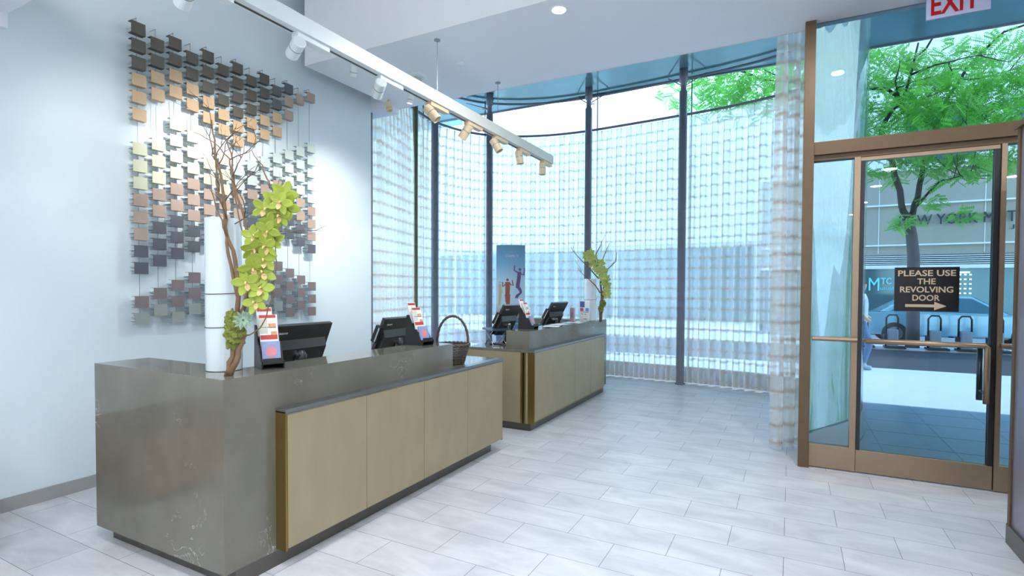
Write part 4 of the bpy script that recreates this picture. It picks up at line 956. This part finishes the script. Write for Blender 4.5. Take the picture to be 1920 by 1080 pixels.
for k in range(5): bx(bm, -1.0, 16, 21.93, 21.98, 2.43 + k * .064, 2.455 + k * .064)
build('louvre_band', bm, MATS['facade_white'], bd, local=False)
bm = bmesh.new(); bx(bm, -1.0, 16, 21.9, 22.05, 2.28, 2.40); build('shop_fascia', bm, M_facw, bd, local=False)
for k in range(6):
    build('shop_window', box(-0.9 + 2.8 * k, 1.75 + 2.8 * k, 22.05, 22.12, 0.25, 2.28), M_shop, bd, local=False)
bm = bmesh.new()
for k in range(7): bx(bm, -1.05 + 2.8 * k, -0.9 + 2.8 * k, 21.95, 22.1, 0, 2.28)
bx(bm, -1, 16, 21.95, 22.1, 0, .25)
build('shop_frame', bm, M_dark, bd, local=False)
for k in range(9):
    build('shop_window', box(-25.8 + 2.75 * k, -23.3 + 2.75 * k, 22.2, 22.3, 0.3, 3.2), M_shop, bd, local=False)
bm = bmesh.new(); bx(bm, -26, -1, 22.25, 24, 0, 3.4); build('shop_back', bm, mat('shop_pale', (196, 206, 210), 0.5, var=0.15, scale=1), bd, local=False)
for k in range(5):
    build('upper_window', box(0.4 + 2.9 * k, 2.2 + 2.9 * k, 22.0, 22.07, 5.8, 7.6), M_shop, bd, local=False)
def word(txt, x0, x1, z, hgt, y, m, parent, nm='lettering', thick=0.02, bold=0.0):
    b2 = text_bm(txt, 1.0, 0.02, bold); xs = [v.co.x for v in b2.verts]; ys = [v.co.y for v in b2.verts]
    kx = (x1 - x0) / (max(xs) - min(xs)); ky = hgt / (max(ys) - min(ys)); a = min(xs); b = min(ys)
    for v in b2.verts: v.co.x = (v.co.x - a) * kx; v.co.y = (v.co.y - b) * ky
    xform(b2, Matrix.Translation((x0, y, z)) @ Matrix.Rotation(PI / 2, 4, 'X')); return build(nm, b2, m, parent, local=False)
M_let = mat('letter_dark', (40, 50, 62), 0.5)
word('NEW YORK MUT', 3.17, 6.15, 3.72, 0.34, 21.93, M_let, bd)
word('J', 6.02, 6.10, 3.48, 0.14, 21.93, M_let, bd)
M_mtc = mat('letter_teal', (92, 190, 206), 0.5, emit=0.7)
word('M', 2.36, 2.66, 1.54, 0.44, 22.0, M_mtc, bd, bold=0.0); word('TC', 2.70, 3.0, 1.76, 0.22, 22.0, M_mtc, bd, bold=0.02); word('utual T', 2.69, 3.24, 1.57, 0.11, 22.0, M_mtc, bd)
word('PARK', -14.8, -13.0, 3.45, 0.42, 22.0, mat('letter_white', (230, 240, 244), 0.5, emit=0.5), bd)
bm = bmesh.new()
for x in (4.70, 4.82, 4.95, 5.08):
    for k in range(9): lathe(bm, [(0.03, 0), (0.03, 0.04)], (x, 21.97, 0.85 + k * .15), 8)
bx(bm, 4.72, 5.06, 21.95, 21.99, 2.12, 2.17)
build('window_lights', bm, mat('bulb_white', (255, 246, 235), 0.5, emit=3.0), bd, local=False)

# tower beyond on the left
tw_ = empty('teal_tower', (-24, 26, 0), 'teal glass tower beyond the white building at the left', 'building')
build('tower_wall', box(-30, -19.5, 24.5, 30, 0, 16), M_shop, tw_, local=False)
bm = bmesh.new()
for k in range(10): bx(bm, -30, -19.4, 24.4, 24.5, 1 + 1.5 * k, 1.15 + 1.5 * k)
build('floor_bands', bm, M_facw, tw_, local=False)

# trees
M_trunk = mat('tree_bark', (92, 88, 92), 0.9, var=0.3, scale=10, bump=0.5)
M_leaf = mat('green_leaf', (112, 186, 76), 0.5, var=0.4, scale=1.7, trans=0.45)
TK = 1.6
def tree(name, label, base, trunk, limbs, clouds, nspray, seed, dens_low=0):
    rnd = random.Random(seed); K = lambda c: Vector((c[0] * TK, c[1] * TK, 1.553 + (c[2] - 1.553) * TK)); trunk = [Vector(base)] + [K(c) for c in trunk]; limbs = [([K(c) for c in q], r0 * TK) for q, r0 in limbs]; clouds = [(K(c), [a * TK for a in rr]) for c, rr in clouds]; root = empty(name, base, label, 'tree', 'street trees')
    bm = bmesh.new(); tube(bm, trunk, [0.165 - 0.05 * i / (len(trunk) - 1) for i in range(len(trunk))], 12); build('trunk', bm, M_trunk, root, smooth=True, local=False)
    ends = []
    for pts, r0 in limbs:
        w = wander(pts, 0.03, rnd, 3); n = len(w); bm = bmesh.new(); tube(bm, w, [r0 * (1 - .75 * i / (n - 1)) for i in range(n)], 7)
        for k in range(4):
            i = rnd.randint(n // 3, n - 1); d = Vector((rnd.uniform(-1, 1), rnd.uniform(-.8, .5), rnd.uniform(-.1, .9)))
            twigs(bm, w[i], d, rnd.uniform(1.0, 2.0), r0 * .35, 2, rnd)
        build('limb', bm, mat('limb_bark', (58, 54, 54), 0.9, var=0.3), root, smooth=True, local=False)
    cw = [(rr[0] * rr[1] * rr[2]) ** 0.62 for _, rr in clouds]
    bm = bmesh.new()
    for _ in range(nspray):
        c, rr = rnd.choices(clouds, cw)[0]
        while True:
            q = Vector((rnd.uniform(-1, 1), rnd.uniform(-1, 1), rnd.uniform(-1, 1)))
            if q.length < 1: break
        p = Vector(c) + Vector((q.x * rr[0], q.y * rr[1], q.z * rr[2]))
        d = Vector((rnd.uniform(-1, 1), rnd.uniform(-1, 1), rnd.uniform(-.55, .25))).normalized(); u, w = frame_of(d); nrm = (w + Vector((0, 0, 1.2)) + u * rnd.uniform(-.5, .5)).normalized(); sd = d.cross(nrm).normalized()
        n = rnd.randint(5, 9); ll = rnd.uniform(.05, .08)
        for k in range(n):
            for s in (-1, 1):
                b = p + d * (k * ll * .62); e = b + (sd * s * .85 + d * .5).normalized() * ll * 1.7; dr_ = Vector((0, 0, -.012 * k))
                m_ = (b + e) / 2; wd = d * ll * .33
                bm.faces.new([bm.verts.new(v) for v in (b + dr_, m_ - wd + dr_, e + dr_ + Vector((0, 0, -.012)), m_ + wd + dr_)])
    o = build('foliage', bm, M_leaf, root, local=False); o['kind'] = 'stuff'
T0 = (2.89, 17.6, 0.02)
tree('street_tree', 'leafy green street tree with forked grey trunk seen through the door', T0,
     [(1.81, 11.0, 1.0), (1.797,11.000,2.128), (1.762,11.000,2.485), (1.721,11.000,2.736)],
     [([(1.721,11.000,2.718), (1.614,10.900,2.969), (1.441,10.800,3.717), (1.273,10.700,4.196), (1.363,10.700,4.445), (1.524,10.600,4.607), (1.570,10.600,4.770), (1.713,10.500,5.463)], .055),
      ([(1.721,11.000,2.718), (1.860,11.100,3.114), (1.923,11.200,3.751), (2.045,11.200,4.136), (2.244,11.300,4.710), (2.478,11.300,5.195), (2.909,11.200,5.666), (3.524,11.000,5.764)], .05),
      ([(1.524,10.600,4.649), (1.282,10.400,4.794), (0.832,10.200,4.762), (0.383,10.200,4.924), (-0.416,10.300,5.186), (-0.765,10.400,5.376)], .03),
      ([(2.045,11.200,4.136), (2.524,11.400,3.993), (3.018,11.500,4.304), (3.684,11.600,4.660)], .03),
      ([(1.748,11.000,2.841), (2.068,10.800,3.308), (2.314,10.700,3.352), (2.613,10.600,3.264)], .022)],
     [((1.5, 10.8, 4.75), (1.3, .8, .75)), ((2.6, 11.1, 4.9), (1.3, .8, .8)), ((2.0, 10.8, 4.2), (1.3, .7, .55)), ((3.6, 11.4, 4.6), (1.4, 1.0, .7)), ((0.6, 10.6, 5.2), (1.2, .7, .7)), ((-0.5, 10.6, 5.45), (1.2, .7, .65)), ((-0.6, 10.6, 5.2), (.9, .6, .6)), ((-1.5, 10.7, 5.45), (.9, .6, .6)),
      ((1.5, 10.9, 3.65), (.7, .4, .3)), ((2.3, 10.8, 3.55), (.5, .4, .3)), ((2.9, 11.0, 3.6), (.7, .4, .25)), ((1.62, 10.8, 2.72), (.16, .12, .16)), ((2.42, 10.7, 2.75), (.2, .12, .16)), ((1.98, 10.8, 3.0), (.2, .15, .1)), ((5.2, 11.2, 4.6), (1.2, 1, .9))], 3600, 3)

# bicycle docks, cyclist-height sign, car and passer-by
M_dock = mat('dock_grey', (120, 134, 150), 0.4, 0.3); M_dockd = mat('dock_dark', (34, 36, 42), 0.5)
for i, x in enumerate((1.70, 2.38, 3.28, 3.90, 4.50)):
    d = empty('bicycle_dock', (x, 17.25, 0.02), 'grey bicycle docking post across the road, %s of five' % ('leftmost', 'second from left', 'middle', 'second from right', 'rightmost')[i], 'bicycle dock', 'bicycle docking posts')
    build('post', box(-0.10, 0.14, -0.12, 0.12, 0.05, 0.50), M_dock, d, bevel=0.03)
    bm = bmesh.new(); tube(bm, [(-0.12, 0, 0.05), (-0.12, 0, 0.80), (-0.06, 0, 0.88), (0.10, 0, 0.88), (0.14, 0, 0.80), (0.14, 0, 0.4)], 0.022, 8); build('hoop', bm, M_dockd, d, smooth=True)
    build('base_plate', box(-0.16, 0.30, -0.2, 0.2, 0.0, 0.05), M_dockd, d)
    build('wheel_clamp', box(-0.17, -0.10, -0.08, 0.08, 0.14, 0.36), M_dockd, d, bevel=0.01)

car = empty('blue_car', (4.0, 19.2, 0.02), 'pale blue car parked across the road behind the docking posts', 'car')
M_car = mat('car_paint', (128, 176, 200), 0.2, 0.3, coat=0.6); M_cg = mat('car_glass', (70, 110, 128), 0.06)
def carsec(bm, prof, y0, y1, inset=0.0):
    A = [bm.verts.new((x, y0 + inset * max(0, z - .85), z)) for x, z in prof]; B = [bm.verts.new((x, y1 - inset * max(0, z - .85), z)) for x, z in prof]
    bm.faces.new(A); bm.faces.new(B[::-1]); n = len(prof)
    for i in range(n): bm.faces.new((A[i], B[i], B[(i + 1) % n], A[(i + 1) % n]))
bm = bmesh.new(); carsec(bm, [(-2.2, .28), (2.2, .28), (2.28, .5), (2.2, .70), (1.2, .88), (-1.5, .92), (-2.15, .90), (-2.25, .6)], -0.88, 0.88)
build('body', bm, M_car, car, bevel=0.04)
bm = bmesh.new(); carsec(bm, [(1.1, .88), (0.35, 1.36), (-1.0, 1.40), (-1.75, .92)], -0.80, 0.80, 0.35); build('cabin', bm, M_car, car, bevel=0.03)
for s in (-1, 1):
    bm = bmesh.new(); carsec(bm, [(0.95, .92), (0.32, 1.31), (-0.95, 1.34), (-1.5, .95)], s * 0.80 - 0.012, s * 0.80 + 0.012)
    for v in bm.verts: v.co.y -= s * 0.35 * max(0, v.co.z - .85) - s * .004
    build('side_window', bm, M_cg, car)
bm = bmesh.new(); carsec(bm, [(1.12, .90), (0.40, 1.355), (0.38, 1.34), (1.08, .89)], -0.70, 0.70, 0.3); build('windscreen', bm, M_cg, car)
for x in (-1.4, 1.4):
    for y in (-0.80, 0.80):
        w = bpy.data.objects.new('wheel', None); COL.objects.link(w); w.parent = car; w.location = (x, y, .32)
        bm = bmesh.new(); lathe(bm, [(.2, -.1), (.30, -.1), (.32, -.06), (.32, .06), (.30, .1), (.2, .1)], (0, 0, 0), 24); xform(bm, Matrix.Rotation(PI / 2, 4, 'X')); build('tyre', bm, M_dockd, w)
        bm = bmesh.new(); lathe(bm, [(.19, -.105), (.19, .105)], (0, 0, 0), 16); xform(bm, Matrix.Rotation(PI / 2, 4, 'X')); build('hub', bm, M_steel, w)

# passer-by, mostly hidden by the door stile
def skin_body(name, joints, edges, root_i, m, parent):
    me = bpy.data.meshes.new(name); me.from_pydata([j[0] for j in joints], edges, []); o = bpy.data.objects.new(name, me); COL.objects.link(o); o.parent = parent
    o.modifiers.new('skin', 'SKIN'); sub_ = o.modifiers.new('sub', 'SUBSURF'); sub_.levels = 2; sub_.render_levels = 2
    for v, j in zip(me.skin_vertices[0].data, joints): v.radius = (j[1], j[2] if len(j) > 2 else j[1])
    me.skin_vertices[0].data[root_i].use_root = True
    dg = bpy.context.evaluated_depsgraph_get(); nm = bpy.data.meshes.new_from_object(o.evaluated_get(dg)); o.modifiers.clear(); o.data = nm; nm.materials.clear(); nm.materials.append(m)
    for p_ in nm.polygons: p_.use_smooth = True
    return o
pr = empty('person', (1.215, 12.6, -0.012), 'person in blue jeans and pale top walking past outside, half hidden by the door edge', 'person')
J = [((0, 0, .93), .13, .11), ((0, 0, 1.10), .125, .095), ((0, 0, 1.30), .15, .10), ((0, 0, 1.44), .12, .085), ((0.01, 0, 1.52), .05), ((0.03, 0, 1.58), .06), ((0.045, 0, 1.67), .085, .075), ((.04, 0, 1.75), .06),
     ((.02, -.09, .88), .085), ((.16, -.09, .52), .058), ((.06, -.09, .12), .042), ((.08, -.09, .05), .045), ((.20, -.10, .035), .035),
     ((-.02, .09, .88), .085), ((.06, .09, .50), .056), ((-.26, .09, .20), .042), ((-.30, .09, .12), .045), ((-.24, .10, .02), .035),
     ((0, -.19, 1.42), .055), ((-.06, -.23, 1.14), .043), ((.12, -.20, .98), .034), ((.17, -.19, .95), .03), ((0, .19, 1.42), .055), ((-.02, .24, 1.14), .043), ((.16, .20, 1.02), .034), ((.21, .19, 1.0), .03)]
E_ = [(0, 1), (1, 2), (2, 3), (3, 4), (4, 5), (5, 6), (6, 7), (0, 8), (8, 9), (9, 10), (10, 11), (11, 12), (0, 13), (13, 14), (14, 15), (15, 16), (16, 17), (3, 18), (18, 19), (19, 20), (20, 21), (3, 22), (22, 23), (23, 24), (24, 25)]
body = skin_body('body', J, E_, 0, mat('skin_tone', (196, 158, 136), 0.6), pr)
def shell(name, zlo, zhi, m, grow, pred=lambda c: True):
    bm = bmesh.new(); bm.from_mesh(body.data)
    bmesh.ops.delete(bm, geom=[f for f in bm.faces if not (zlo < f.calc_center_median().z < zhi and pred(f.calc_center_median()))], context='FACES')
    bm.normal_update()
    for v in bm.verts: v.co += v.normal * grow
    me = bpy.data.meshes.new(name); bm.to_mesh(me); bm.free(); me.materials.append(m); o = bpy.data.objects.new(name, me); COL.objects.link(o); o.parent = pr
    for p_ in me.polygons: p_.use_smooth = True
shell('jeans', 0.13, 0.98, mat('blue_denim', (92, 122, 160), 0.8, var=0.2, scale=20), 0.012, lambda c: abs(c.y) < .165)
shell('shirt', 0.95, 1.49, mat('pale_shirt', (200, 210, 220), 0.8), 0.014, lambda c: c.z > 1.08 or abs(c.y) < .165)
shell('shoes', -0.1, 0.135, mat('grey_shoe', (176, 190, 204), 0.6, var=0.3), 0.012)
shell('hair', 1.69, 1.9, mat('dark_hair', (48, 40, 38), 0.8), 0.014)
